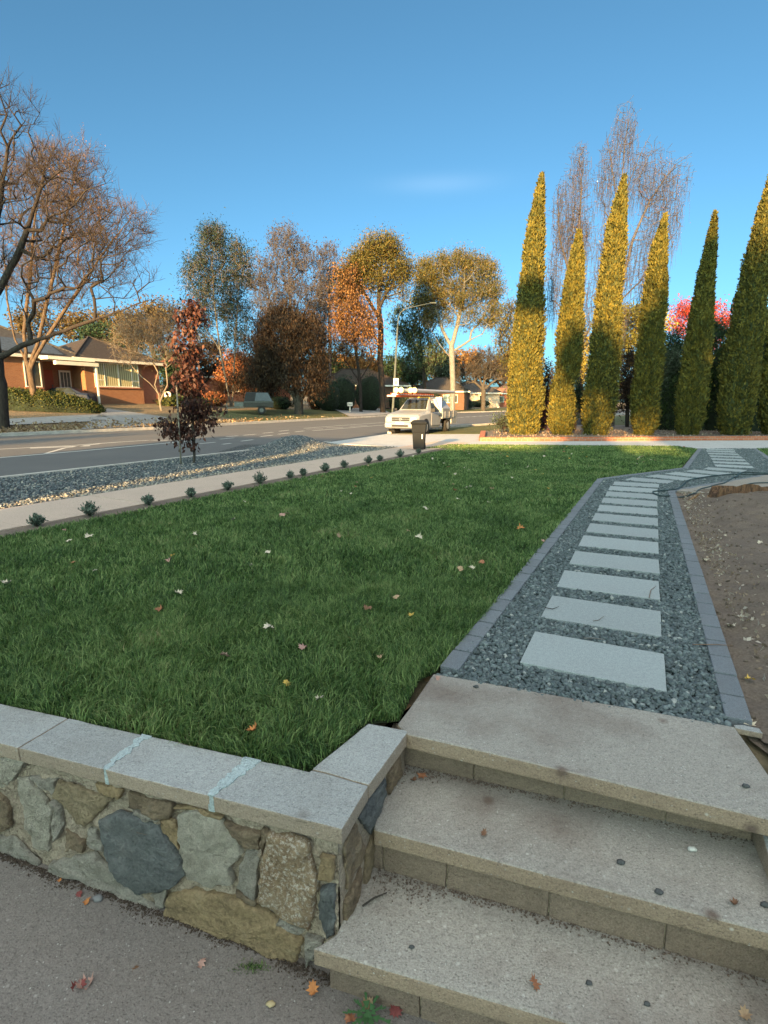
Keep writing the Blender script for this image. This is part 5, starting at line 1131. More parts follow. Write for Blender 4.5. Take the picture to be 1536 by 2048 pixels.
# 1  orange brick house across the street
H1 = SN(20, -43); h1 = thing('brick_house', 'orange brick house with white framed picture window and brown hipped roof across the street', 'house', (H1[0], H1[1], 0), HA)
m = MB(); m.box(-8, 4.9, 0, 8, 0.3, 4.75); m.box(8.2, 13.6, 0, 8, 0.3, 4.9); m.box(4.9, 8.2, 1.6, 8, 0.3, 4.7); m.build('wall', M_br, h1)
MB().box(13.55, 15.6, 0.25, 7.5, 0.3, 4.88).build('end_wall', M_brr, h1)  # redder brick stands in for dappled sun at this end of the facade
hip_roof(h1, 7.6, 15.5, 0, 8, 4.95, 7.1, M_tile); hip_roof(h1, -8, 8.0, 0.1, 7.9, 4.9, 7.25, M_tileg)
MB().add([(-2,-.15,5.12),(6.5,-.15,5.12),(6.5,2.9,6.62),(-2,2.9,6.62),(-2,-.15,5.06),(6.5,-.15,5.06),(6.5,2.9,6.56),(-2,2.9,6.56)], [(0,1,2,3),(7,6,5,4),(0,4,5,1),(1,5,6,2),(2,6,7,3),(3,7,4,0)]).build('metal_sheet', M_metal, h1)
pr = MB().box(4.6, 8.3, -1.3, 1.6, 4.62, 4.86); pr.build('porch_roof', M_whitep, h1)
MB().box(5.0, 8.4, -1.6, -1.25, 4.25, 4.52).build('porch_beam', M_whitep, h1)
for x in (8.25,): MB().box(x-.06, x+.06, -1.5, -1.38, 1.3, 4.26).build('porch_post', M_whitep, h1)
d_ = MB().box(5.6, 6.5, 1.52, 1.59, 1.6, 4.0).build('door', M_doorr, h1); MB().box(6.35, 6.42, 1.46, 1.53, 2.7, 2.85).build('handle', M_gal, d_)
d_ = MB().box(7.0, 7.95, 1.5, 1.58, 1.6, 4.0).build('door', M_whitep, h1); d_['label'] = 'white screen door'; m = MB(); [m.box(7.1+.27*i, 7.3+.27*i, 1.47, 1.5, 1.8, 3.85) for i in range(3)]; m.build('door_panel', M_gal, d_)
window(h1, 9.0, 13.2, 2.75, 4.72, 0, (9.9,11.2,12.5), M_cg, label='wide white framed picture window with cream curtains', transom=[(9.05,9.85,3.3),(12.55,13.15,3.3)])
window(h1, 3.5, 4.7, 2.6, 4.5, 0, (4.1,)); window(h1, -1.5, 0.2, 2.8, 4.4, 0, (-.6,)); window(h1, -5.5, -3.8, 2.8, 4.4, 0, (-4.6,))
def gen_house(label, px, py, Y, L, dep, ang, wh, rh, wall, roof, wins=(), chim=None, name='brick_house', zb=None, gable=(False,False)):
    p = AT(px, py, Y); z = land_z(p[0], p[1])-0.3 if zb is None else zb
    h = thing(name, label, 'house', (p[0], p[1], z), ang); MB().box(0, L, 0, dep, 0, wh+.3).build('wall', wall, h); r = hip_roof(h, 0, L, 0, dep, wh+.35, wh+.35+rh, roof, gable=gable)
    for (a, b, c, d, k) in wins: window(h, a, b, c+.3, d+.3, 0, tuple(a+(b-a)*(i+1)/(k+1) for i in range(k)))
    if chim: x, y, hh = chim; c = MB().box(x-.35, x+.35, y-.3, y+.3, wh, wh+rh+hh).build('chimney', M_brd, r); MB().box(x-.42, x+.42, y-.37, y+.37, wh+rh+hh+.002, wh+rh+hh+.12).build('chimney_cap', M_tile, c)
    return h
gen_house('dark brick house with a square chimney behind the weeping tree', 640, 800, 78, 13, 9, rad(18), 2.9, 2.4, M_brd, M_tile, [(2,4,1,2.3,1),(7,9.5,1,2.3,2)], (1.2,4,0.9))
gen_house('low tiled house with pale veranda posts behind the utility truck', 818, 800, 92, 9.5, 8, rad(-12), 2.7, 2.3, M_brd, M_tileg, [(3.0,4.4,.9,2.2,1),(5.6,8,.9,2.2,2)])
gen_house('pale brick house with grey roof beyond the white gum trunk', 893, 800, 112, 10.5, 9, rad(-6), 2.6, 2.6, M_brp, M_tileg, [(1.2,3.6,.8,2.2,2),(6.5,7.6,.8,2.2,0)])
gen_house('red brick house with terracotta roof at the far end of the street', 985, 800, 118, 8, 9, rad(-6), 2.7, 2.5, M_brr, M_tilet, [(1.2,2.4,.9,2.1,0),(5,7,.9,2.1,1)])
gen_house('reddish brick house half hidden behind the camper trailer trees', 400, 800, 70, 12, 8, rad(30), 2.7, 2.2, M_brr, M_tile, [(3,5,.9,2.2,1),(8,10,.9,2.2,1)])
hr = gen_house('two storey house whose grey tiled roof shows at the right edge above the hedge', 1512, 800, 44, 12, 9, rad(-8), 5.4, 1.6, M_brp, M_tileg, [(2,4,3.4,4.6,1)], zb=0.0)
# ------------------------------------------------------------------ utility truck
M_utew = plain('truck_white', (0.27,0.28,0.29), 0.35, var=0.03, spec=0.4); M_blk = plain('black_plastic', (0.02,0.02,0.022), 0.6, var=0.1); M_rub = plain('rubber', (0.018,0.018,0.018), 0.85, var=0.2, scale=12)
M_auto = glassm('car_glass', (0.03,0.036,0.03), 0.12); M_alu = plain('aluminium', (0.55,0.56,0.57), 0.35, 0.7, var=0.1); M_lens = plain('headlight_lens', (0.42,0.42,0.40), 0.15, var=0.35, spec=0.5); M_pvc = plain('pvc_pipe', (0.38,0.39,0.43), 0.4, var=0.04); M_redl = plain('red_fibreglass', (0.55,0.10,0.03), 0.5); M_yel = plain('yellow_paint', (0.65,0.42,0.05), 0.45)
M_grn = plain('dark_grille', (0.03,0.03,0.032), 0.4); M_chrome = plain('chrome', (0.65,0.65,0.63), 0.18, 0.9, var=0.05); M_int = plain('cab_interior', (0.06,0.06,0.055), 0.8)
W1 = G(787,866); fa_c = W1[:2]+NV*0.78; uc = fa_c+DV*1.5
ute = thing('utility_truck', 'white single cab utility truck carrying pipes and a red ladder on its roof racks', 'utility truck', (uc[0], uc[1], -0.045), math.atan2(-DV[1], -DV[0])+rad(2))
ST = [(2.44,.44,.60,.66,.66,.72,.62),(2.40,.34,.78,.86,.78,.82,.72),(2.25,.30,.86,.96,.84,.88,.78),(1.9,.30,.92,1.04,.85,.89,.78),(1.15,.30,.98,1.13,.86,.90,.76),(0.98,.30,.99,1.17,.86,.90,.74),(0.42,.30,1.0,1.66,.86,.90,.60),(0.25,.30,1.0,1.72,.86,.90,.60),(-.1,.30,1.0,1.74,.86,.90,.61),(-.38,.30,1.0,1.70,.86,.90,.62),(-.46,.32,1.0,1.55,.85,.89,.64)]
m = MB(); vs = []
for x, zb, zs, zt, wb, ws, wt in ST: vs += [(x,-wb,zb),(x,-ws,zb+.18),(x,-ws,zs),(x,-wt,zt),(x,wt,zt),(x,ws,zs),(x,ws,zb+.18),(x,wb,zb)]
fs = [(i*8+j, i*8+(j+1)%8, (i+1)*8+(j+1)%8, (i+1)*8+j) for i in range(len(ST)-1) for j in range(8)]+[list(range(8)), [(len(ST)-1)*8+j for j in range(8)][::-1]]
m.add(vs, fs); m.build('body', M_utew, ute, bevel=0.02, seg=2)
def quadp(a, b, c, d, n, th): n = np.array(n); q = [np.array(p, float) for p in (a,b,c,d)]; return MB().add([p+n*th for p in q]+[p-n*.02 for p in q], [(0,1,2,3),(7,6,5,4),(0,4,5,1),(1,5,6,2),(2,6,7,3),(3,7,4,0)])
quadp((.95,-.67,1.20),(.95,.67,1.20),(.44,.555,1.64),(.44,-.555,1.64),(.65,0,.75),.012).build('windscreen', M_auto, ute)
for s in (-1, 1):
    q = quadp((.72,s*.865,1.06),(-.36,s*.865,1.06),(-.34,s*.645,1.62),(.36,s*.625,1.60),(0,s*.9,.35),.014); q.build('side_window', M_auto, ute)
    MB().box(.85,.95,s*.93-.02*s,s*1.12,1.06,1.24).build('wing_mirror', M_blk, ute, bevel=.02) if s > 0 else MB().box(.85,.95,-1.12,-.91,1.06,1.24).build('wing_mirror', M_blk, ute, bevel=.02)
    dr = MB().box(-.36,.82,*sorted((s*.901,s*.915)),.42,1.0).build('door', M_utew, ute, bevel=.006); MB().box(-.28,-.12,*sorted((s*.916,s*.94)),.84,.89).build('handle', M_blk, dr)
    hl = quadp((2.36,s*.80,.64),(2.42,s*.50,.66),(2.33,s*.50,.88),(2.2,s*.83,.88),(.9,s*.25,.1),.03); hl.build('headlight', M_lens, ute)
    for x in (1.5, -1.5):
        a = MB().lathe([(.40,s*.60),(.40,s*.912)], 20, 'y', (x,0,.37)); a.build('wheel_arch', M_blk, ute) if x > 0 else None
        w_ = MB().lathe([(.20,-.11),(.30,-.115),(.345,-.09),(.355,0),(.345,.09),(.30,.115),(.20,.11)], 22, 'y', (x,s*.80,.355)).build('wheel', M_rub, ute, smooth=True)
        MB().lathe([(.04,s*.135),(.09,s*.125),(.19,s*.10),(.205,s*.12)] if s > 0 else [(.205,s*.12),(.19,s*.10),(.09,s*.125),(.04,s*.135)], 18, 'y', (x,s*.80,.355)).build('rim', M_alu, w_)
MB().box(2.30,2.52,-.80,.80,.36,.58).build('bumper', M_utew, ute, bevel=.05, seg=3)
MB().box(2.515,2.53,-.42,.42,.40,.50).build('lower_grille', M_grn, ute); MB().box(2.40,2.455,-.46,.46,.66,.84).build('grille', M_grn, ute, bevel=.02)
m = MB(); m.box(2.45,2.475,-.46,.46,.735,.765); m.lathe([(.075,2.45),(.07,2.49)], 16, 'x', (0,0,.75)); m.build('grille_badge', M_chrome, ute)
MB().box(2.525,2.54,-.22,.22,.52,.62).build('number_plate', plain('plate_white', (0.8,0.78,0.68), 0.5, var=0.03), ute, bevel=.005)
# tray, boxes, racks
tr_ = MB().box(-2.75,-.55,-.95,.95,.72,.80).build('tray', M_alu, ute)
for s in (-1, 1): m = MB().box(-2.74,-.56,*sorted((s*.93,s*.97)),.80,1.08); [m.box(-.9-.62*i-.03,-.9-.62*i+.03,*sorted((s*.97,s*.985)),.76,1.08) for i in range(3)]; m.build('drop_side', M_utew, tr_)
MB().box(-2.79,-2.75,-.95,.95,.78,1.08).build('tailgate', M_utew, tr_); MB().box(-2.7,1.0,-.35,.35,.42,.56).build('chassis', M_blk, ute); MB().box(-2.78,-1.95,-.93,-.35,.42,.71).build('mudguard', M_alu, ute); MB().box(-2.78,-1.95,.35,.93,.42,.71).build('mudguard', M_alu, ute)
for s in (-1, 1):
    c = MB().extrude_x([(s*.45,.80),(s*.92,.80),(s*.92,1.22),(s*.62,1.62),(s*.45,1.62)] if s > 0 else [(-.45,1.62),(-.62,1.62),(-.92,1.22),(-.92,.80),(-.45,.80)], -1.75, -.62).build('toolbox', M_utew, ute, bevel=.01)
    m = MB(); [m.box(-1.7,-.68,*sorted((s*.922,s*.93)),1.1+.05*i,1.115+.05*i) for i in range(3)]; m.build('louvre', M_alu, c)
MB().box(-.60,-.54,-.9,.9,.80,1.80).build('headboard', M_alu, ute)
def rackp(x, zt):
    m = MB(); m.tube([(x,-.8,.8),(x,-.72,zt),(x,.72,zt),(x,.8,.8)], .028, 8); return m.build('roof_rack', M_utew, ute)
rackp(-2.6, 1.76); rackp(-.58, 1.765); m = MB(); m.tube([(.30,-.58,1.70),(.30,-.55,1.77),(.30,.55,1.77),(.30,.58,1.70)], .028, 8); m.build('roof_rack', M_yel, ute)
lad = thing('red_ladder', 'red extension ladder lying on the roof racks of the utility truck', 'ladder', (uc[0], uc[1], -0.045), ute.rotation_euler[2])
for y in (-.52,-.12): MB().box(-2.3,2.75,y-.03,y+.03,1.78,1.87).build('rail', M_redl, lad)
for y in (-.48,-.16): MB().box(-2.1,2.5,y-.018,y+.018,1.90,1.965).build('rail', M_redl, lad)
for k in range(16): MB().box(-2.1+.3*k,-2.06+.3*k,-.50,-.14,1.82,1.95).build('rung', M_alu, lad)
MB().box(2.751,2.77,-.54,-.10,1.80,1.86).build('end_cap', M_whitep, lad)
for k, (y0, y1, x0, x1) in enumerate([(.10,.34,3.1,-2.9),(.50,.70,2.4,-2.85)]):
    pt = thing('pipe_tube', ['longer white conduit tube with twin round caps on the truck racks','shorter white conduit tube with twin round caps on the truck racks'][k], 'pipe', (uc[0], uc[1], -0.045), ute.rotation_euler[2])
    for y in (y0, y1):
        m = MB(); m.tube([(x0,y,2.07),(x1,y,2.07)], .075, 16); m.build('tube', M_pvc, pt, smooth=False); m = MB(); m.lathe([(.125,x0+.002),(.125,x0+.07),(.03,x0+.09)], 18, 'x', (0,y,2.07)); m.build('end_cap', plain('cap_cream', (0.8,0.74,0.35), 0.4, var=0.03), pt)
# ------------------------------------------------------------------ wheelie bin
bp = SN(*to_sn(*G(838,899)[:2])); M_bin = plain('bin_plastic', (0.016,0.019,0.023), 0.8, var=0.15, scale=4, spec=0.12)
bn = thing('wheelie_bin', 'dark grey wheelie bin standing at the end of the lawn by the footpath', 'bin', (bp[0], bp[1], 0), rad(-8))
def taper(m, a, b): # a,b: (hx, hy, z)
    (x0,y0,z0),(x1,y1,z1) = a, b
    m.add([(-x0,-y0,z0),(x0,-y0,z0),(x0,y0,z0),(-x0,y0,z0),(-x1,-y1,z1),(x1,-y1,z1),(x1,y1,z1),(-x1,y1,z1)], [(3,2,1,0),(4,5,6,7),(0,1,5,4),(1,2,6,5),(2,3,7,6),(3,0,4,7)])
m = MB(); taper(m, (.175,.20,.04), (.205,.235,.56)); taper(m, (.215,.245,.561), (.23,.26,.80)); m.build('body', M_bin, bn, bevel=.014)
m = MB(); taper(m, (.235,.27,.80), (.262,.30,.845)); m.build('rim', M_bin, bn, bevel=.008)
m = MB(); taper(m, (.268,.305,.847), (.262,.30,.875)); taper(m, (.262,.30,.875), (.18,.20,.935)); m.build('lid', M_bin, bn, bevel=.012)
m = MB(); m.tube([(-.2,.30,.86),(-.2,.36,.87),(.2,.36,.87),(.2,.30,.86)], .016, 8); m.build('handle', M_bin, bn)
for s in (-1, 1): m = MB(); m.lathe([(.10,s*.165-.02),(.10,s*.165+.025)], 18, 'x', (0,.21,.10)); w_ = m.build('wheel', M_rub, bn); m = MB(); m.lathe([(.04,s*.19),(.035,s*.20)], 12, 'x', (0,.21,.10)); m.build('hub', M_bin, w_)
MB().box(.10,.13,-.262,-.247,.36,.50).build('label_sticker', plain('sticker_white', (0.7,0.7,0.7), 0.5), bn)
# ------------------------------------------------------------------ camper trailer
tp = on_land(512,828); tz = tp[2]
TR = thing('camper_trailer', 'grey canvas topped camper trailer parked on the nature strip', 'trailer', (tp[0], tp[1], tz), rad(12))
M_canv = plain('grey_canvas', (0.018,0.02,0.022), 0.8, var=0.2, scale=3, bump=0.02); M_trd = plain('trailer_body', (0.03,0.03,0.028), 0.6, var=0.2)
MB().box(-.95,1.5,-.8,.8,.55,1.0).build('tub', M_trd, TR, bevel=.03); MB().box(-.97,1.52,-.82,.82,1.001,1.06).build('rail', M_gal, TR)
m = MB().add([(-.95,-.8,1.06),(1.5,-.8,1.06),(1.5,.8,1.06),(-.95,.8,1.06),(-.75,-.6,1.86),(1.1,-.55,1.84),(1.1,.55,1.84),(-.75,.6,1.86)], [(3,2,1,0),(4,5,6,7),(0,1,5,4),(1,2,6,5),(2,3,7,6),(3,0,4,7)]); m.build('canvas_cover', M_canv, TR, bevel=.05, sub=2, disp=.03, dscale=2.5)
m = MB().add([(-.05,-.79,1.1),(1.42,-.79,1.1),(1.05,-.60,1.78),(.1,-.63,1.78),(-.05,-.83,1.1),(1.42,-.83,1.1),(1.05,-.64,1.79),(.1,-.67,1.79)], [(0,1,2,3),(7,6,5,4),(0,4,5,1),(1,5,6,2),(2,6,7,3),(3,7,4,0)]); m.build('window_flap', plain('pale_canvas', (0.07,0.085,0.10), 0.7, var=0.12), TR)
MB().box(-1.75,-.97,-.55,.55,.62,1.02).build('toolbox', M_gal, TR, bevel=.02); m = MB(); m.tube([(-.95,-.6,.55),(-2.5,0,.5)], .05, 6); m.tube([(-.95,.6,.55),(-2.5,0,.5)], .05, 6); m.build('drawbar', M_gal, TR)
m = MB(); m.tube([(-2.4,-.05,.95),(-2.4,-.05,.2)], .04, 8); j = m.build('jockey_stand', M_gal, TR); MB().lathe([(.12,-.09),(.12,-.01)], 14, 'y', (-2.4,0,.12)).build('jockey_wheel', M_rub, j)
for s in (-1, 1):
    w_ = MB().lathe([(.2,-.1),(.33,-.1),(.34,0),(.33,.1),(.2,.1)], 20, 'y', (.5,s*.85,.34)).build('wheel', M_rub, TR); MB().lathe([(.17,-.11),(.17,.11)], 14, 'y', (.5,s*.85,.34)).build('rim', M_gal, w_); MB().box(.05,.95,*sorted((s*.74,s*1.0)),.70,.74).build('mudguard', M_trd, TR)
# ------------------------------------------------------------------ street furniture
lb_ = AT(785,832,44); lz = 0.25; lt = AT(797,636,44)
M_lamp = plain('lamp_steel', (0.085,0.095,0.088), 0.8, var=0.2, spec=0.1)
lamp = thing('street_lamp', 'tall grey street lamp pole with a long curved arm and a small sign', 'street lamp', (lb_[0], lb_[1], lz)); O = np.array([lb_[0], lb_[1], lz])
top = AT(795,655,44)-O; arm = [top, AT(797,636,44)-O, AT(801,625,44)-O, AT(812,617,44)-O, AT(862,606,44)-O]
m = MB(); m.tube([(0,0,-.4), (0,0,0.1), tuple(top)], [.105,.10,.06], 12); m.build('pole', M_lamp, lamp, smooth=True); m = MB(); m.tube(arm, [.04,.036,.032,.03,.026], 8); m.build('arm', M_lamp, lamp, smooth=True)
e = arm[-1]; m = MB(); m.box(e[0]-.1, e[0]+.4, e[1]-.09, e[1]+.09, e[2]-.04, e[2]+.04); m.build('lamp_head', M_lamp, lamp, bevel=.03)
sg = AT(792,764,43.8)-O; m = MB(); m.box(sg[0]-.2, sg[0]+.2, sg[1]-.03, sg[1]+.0, sg[2]-.28, sg[2]+.28); sgo = m.build('sign_plate', M_whitep, lamp, bevel=.02); MB().box(sg[0]-.05, sg[0]+.05, sg[1]-.045, sg[1]-.031, sg[2]-.17, sg[2]+.12).build('sign_mark', M_blk, sgo)
def mailbox(px, py, hpx, label, Yo=None):
    p = on_land(px, py); Y = p[1]; h = hpx*Y/1113; r = thing('mailbox', label, 'mailbox', p, rad(20))
    MB().box(-.06,.06,-.06,.06,-.2,h*.62).build('post', M_whitep, r); MB().box(-.28,.28,-.16,.16,h*.62+.002,h).build('box', M_whitep, r, bevel=.03); MB().box(-.18,.18,-.175,-.161,h*.8,h*.84).build('slot', M_blk, r)
mailbox(337,812, 28, 'white mailbox on a post beside the brick house corner'); mailbox(700,825, 20, 'small white mailbox on a post by the dark shrubs')
# parked car behind the front hedge
cp = on_land(108,808); cz = cp[2]; M_blue = plain('car_blue', (0.014,0.022,0.045), 0.6, var=0.05, spec=0.25)
cr = thing('parked_car', 'dark blue car with a pale bonnet glare parked behind the front hedge', 'car', (cp[0], cp[1]+1.5, cz-0.2), rad(8)); cr['label'] = 'dark blue car parked behind the front hedge by the porch'
S2 = [(-2.1,.3,.7,.78,.72,.8,.6),(-1.9,.25,.85,.95,.8,.86,.7),(-1.2,.25,.92,1.02,.82,.88,.72),(-.6,.25,.94,1.45,.82,.88,.58),(.7,.25,.94,1.48,.82,.88,.58),(1.5,.25,.92,1.08,.82,.88,.7),(2.0,.25,.85,1.0,.8,.86,.7),(2.15,.35,.6,.8,.7,.8,.6)]
vs = []
for x, zb, zs, zt, wb, ws, wt in S2: vs += [(x,-wb,zb),(x,-ws,zb+.15),(x,-ws,zs),(x,-wt,zt),(x,wt,zt),(x,ws,zs),(x,ws,zb+.15),(x,wb,zb)]
m = MB().add(vs, [(i*8+j, i*8+(j+1)%8, (i+1)*8+(j+1)%8, (i+1)*8+j) for i in range(7) for j in range(8)]+[list(range(8)), [56+j for j in range(8)][::-1]]); m.build('body', M_blue, cr, bevel=.03)
for s in (-1, 1):
    quadp((-.95,s*.86,.97),(1.25,s*.86,.97),(.72,s*.62,1.42),(-.55,s*.62,1.40),(0,s*.9,.4),.015).build('side_window', M_auto, cr)
    for x in (-1.3, 1.35): w_ = MB().lathe([(.2,-.1),(.31,-.1),(.32,0),(.31,.1),(.2,.1)], 18, 'y', (x,s*.78,.32)).build('wheel', M_rub, cr); MB().lathe([(.17,-.11),(.17,.11)], 14, 'y', (x,s*.78,.32)).build('rim', M_alu, w_)
quadp((-1.15,-.66,1.04),(-1.15,.66,1.04),(-.64,.54,1.41),(-.64,-.54,1.41),(-.7,0,.7),.012).build('windscreen', M_auto, cr)
# overhead wire far down the street, between two poles
wp = []
for px, lab in ((835,'timber power pole hidden among the gum foliage'),(1060,'timber power pole hidden behind the first cypress')):
    q = AT(px, 715 if px < 900 else 702, 125); pw = thing('power_pole', lab, 'power pole', (q[0], q[1], 0)); m = MB(); m.tube([(0,0,-1),(0,0,q[2]+.5)], .16, 8); m.build('pole', B_grey, pw); MB().box(-1,1,-.06,.06,q[2]-.1,q[2]+.05).build('crossarm', B_grey, pw); wp.append(q)
a, b = wp; pts = [a+(b-a)*t-np.array([0,0,1])*0.9*4*t*(1-t)*.5 for t in np.linspace(0,1,14)]; m = MB(); m.tube(pts, .035, 5)
tag(m.build('power_line', M_blk, origin=tuple(a)), 'thin power line crossing the pale sky above the distant houses', 'power line')
# ------------------------------------------------------------------ brick edging of the cypress bed
M_redb = brickm('edging_red', (0.36,0.10,0.05), (0.48,0.18,0.09), (0.4,0.33,0.27), 0.23, 0.085)
eb = [(3.75,21.45),(8.1,21.5),(15.5,22.0),(26,22.6)]; m = MB()
for a, b in zip(eb[:-1], eb[1:]): m.prism([a, b, (b[0], b[1]+.23), (a[0], a[1]+.23)], -.08, .15)
m.prism([(3.75,21.682),(3.98,21.695),(4.9,26.5),(4.67,26.5)], -.08, .148)
tag(m.build('brick_edging', M_redb, origin=(8,21.5,0)), 'low red brick edging along the foot of the cypress bed', 'edging')
t = NT('bed_mulch'); f = t.noise(0.6, 5, 0.7, t.co()); g = t.noise(14, 6, 0.8, t.co()); M_mulch = t.out(t.mix(0.5, t.ramp(f, [(0.35, (0.07,0.05,0.04)), (0.7, (0.3,0.25,0.2))]), t.ramp(g, [(0.35, (0.05,0.035,0.028)), (0.7, (0.34,0.29,0.24))])), t.bump(g, .03), .95)
sheet('garden_mulch', [(3.9,21.65),(8.1,21.72),(15.5,22.2),(26,22.8),(34,34),(12,36),(4.9,28)], 0.04, M_mulch, drop=0.06)
X = poly_pts([(4.2,21.8),(8.1,21.9),(15.5,22.4),(20,22.8),(22,30),(6,30)], 28); P = np.column_stack([X, np.full(len(X), .05)]); v, f = leaf_quads(P, .08, 0.0, .7); o = np_mesh('leaf_litter', v, [f], leafm('litter_leaf', [(0.14,0.09,0.06),(0.26,0.19,0.14),(0.42,0.36,0.3)]))
tag(o, 'pale fallen leaves scattered over the cypress bed', 'leaf litter', kind='stuff')
# drifts of fallen leaves on the far verge
P = []
for _ in range(2600):
    s = 12+abs(RN.normal(0, 11)); p = SN(s, kerb_n(s)-abs(RN.normal(0, 1.6))-.2); P.append((p[0], p[1], land_z(p[0], p[1])+.03))
v, f = leaf_quads(np.array(P), .15, 0, .7); o = np_mesh('leaf_litter', v, [f], leafm('gutter_leaf', [(0.12,0.07,0.035),(0.26,0.17,0.085),(0.42,0.33,0.22)])); tag(o, 'drifts of fallen leaves along the far kerb', 'leaf litter', kind='stuff')
# ------------------------------------------------------------------ fallen leaves, hose, stump, small litter
OUT = [(0,-.5),(.10,-.18),(.32,-.30),(.30,-.12),(.52,-.05),(.38,.06),(.50,.28),(.28,.22),(.22,.38),(.10,.30),(0,.56),(-.10,.30),(-.24,.40),(-.28,.22),(-.50,.26),(-.37,.06),(-.52,-.07),(-.30,-.12),(-.32,-.32),(-.10,-.18)]
def leaf_mesh(size, curl, seed):
    rr = random.Random(seed); V = [(0,0,0)]
    for ring in (.5, 1.0):
        for x, y in OUT: x *= ring*(1+.1*rr.uniform(-1,1)); y *= ring*(1+.1*rr.uniform(-1,1)); V.append((x, y, 0))
    V = np.array(V)*size; r = np.hypot(V[:,0], V[:,1])/size
    V[:,2] = size*(curl*r*r*0.9+0.12*np.sin(V[:,0]/size*7+seed)+0.10*np.cos(V[:,1]/size*6+seed*2)); V[:,2] -= V[:,2].min(); n = len(OUT)
    T = [(0, 1+i, 1+(i+1)%n) for i in range(n)]; Q = [(1+i, 1+n+i, 1+n+(i+1)%n, 1+(i+1)%n) for i in range(n)]; return V, T, Q
LC = {k: plain('leaf_'+k, c, 0.75, var=0.25, scale=40) for k, c in dict(cream=(0.58,0.50,0.38), tan=(0.40,0.27,0.16), orange=(0.48,0.19,0.06), pink=(0.42,0.25,0.20), yellow=(0.55,0.36,0.08), brown=(0.20,0.105,0.06), red=(0.20,0.05,0.045), rust=(0.33,0.14,0.07)).items()}
def leaf(px, py, size, colr, label, z=0.0, seed=0, tilt=None, group=None, xy=None, curl=None):
    rr = random.Random(seed*7+3); V, T, Q = leaf_mesh(size, rr.uniform(.3,.9) if curl is None else curl, seed+1); p = G(px, py, z) if xy is None else np.array([*xy, z])
    o = np_mesh('fallen_leaf', V, [T, Q], LC[colr], smooth=True, loc=p); o.rotation_euler = (rr.uniform(-.5,.5) if tilt is None else tilt, rr.uniform(-.4,.4) if tilt is None else 0, rr.uniform(0,6.28)); return tag(o, label, 'leaf', group)
LZ = 0.022
for i, (px, py, sz, c, lb) in enumerate([(537,1256,.075,'cream','pale curled leaf standing in the middle of the lawn grass'),(607,1297,.07,'pink','pinkish leaf on the lawn right of the pale curled leaf'),(450,1313,.075,'pink','pink brown leaf lying lowest left on the lawn'),(321,1221,.07,'rust','rust brown leaf sunk in the lawn grass'),(355,1187,.075,'cream','flat cream leaf near the rust brown leaf'),(790,1197,.075,'tan','ragged tan leaf on the lawn towards the path'),(920,1139,.07,'tan','tan leaf on the lawn close to the edging bricks'),
     (1041,1057,.10,'orange','bright orange leaf on the lawn beside the path'),(573,1368,.045,'yellow','small yellow leaf near the wall end of the lawn'),(735,1218,.065,'brown','brown leaf lying below the ragged tan leaf'),(15,1168,.09,'cream','cream leaf on the lawn at the left edge of the photo'),(177,1075,.10,'cream','cream leaf near the second planted shrub'),(565,1031,.09,'pink','pale pink leaf in the middle distance of the lawn'),(838,1075,.09,'cream','white leaf on the lawn below the bin'),(850,1018,.09,'cream','pale leaf on the far lawn below the bin'),(640,1399,.05,'cream','thin white curl of leaf near the top of the steps'),(508,1462,.06,'orange','long orange brown leaf near the wall cap'),(823,1232,.045,'yellow','little yellow leaf below the ragged tan leaf'),(190,1143,.06,'cream','little white leaf low on the left lawn'),(758,1315,.05,'tan','small tan leaf in the grass left of the edging'),(678,1073,.08,'tan','tan leaf in the centre of the lawn'),(390,1070,.08,'cream','cream leaf on the left lawn below the fourth shrub')]):
    leaf(px, py, sz, c, lb, LZ, i, group='fallen leaves on the lawn')
cols = ['cream','cream','tan','cream','yellow','pink','rust']; k = 0
X = poly_pts(LAWN, 1.3); X = X[(X[:,1] > 4.2) & (abs(X[:,0]) < .75*X[:,1])]
for i, (x, y) in enumerate(X[:95]):
    leaf(0, 0, RN.uniform(.045,.085), cols[i % 7], 'small dry leaf among others strewn over the lawn', LZ, 100+i, group='fallen leaves on the lawn', xy=(x, y))
for i, (px, py, sz, c, z, lb) in enumerate([(838,1515,.05,'tan',-.20,'tan leaf tucked under the top step at the wall'),(845,1555,.05,'rust',Z2,'crumpled rust leaf in the corner of the middle tread'),(828,1560,.035,'brown',Z2,'brown leaf scrap in the corner of the middle tread'),(1068,1968,.05,'rust',Z3,'reddish brown leaf on the lowest tread'),(968,1668,.035,'brown',Z2,'dark broken leaf on the middle tread'),(1467,1808,.035,'brown',Z2,'dark twiggy leaf near the right end of the middle tread'),
      (1490,2034,.045,'tan',Z3,'tan leaf at the right of the lowest tread'),(628,1978,.05,'orange',-.66,'orange brown leaf standing against the foot of the wall'),(875,1357,.035,'pink',.0,'small pink brown leaf at the back corner of the top step')]): leaf(px, py, sz, c, lb, z+.004, 300+i)
for i, (px, py, sz, c, lb) in enumerate([(172,1975,.065,'pink','greyish pink leaf lying on the drive'),(155,1980,.055,'red','dark red leaf overlapping the greyish pink leaf on the drive'),(403,1931,.045,'pink','small pink leaf on the drive below the ochre stone'),(120,1761,.022,'orange','tiny orange leaf at the wall foot'),(172,1806,.035,'orange','orange leaf in the litter at the wall foot'),(160,1790,.035,'red','dark red leaf in the litter at the wall foot'),(270,1940,.03,'brown','brown twiggy leaf scrap on the drive'),(735,2010,.05,'tan','tan leaf below the lowest step'),(790,2025,.05,'red','red leaf below the lowest step'),(700,2040,.045,'rust','rust leaf at the bottom edge of the photo')]):
    p = G(px, py, -.66); leaf(px, py, sz, c, lb, drive_z(p[0], p[1])+.006, 330+i)
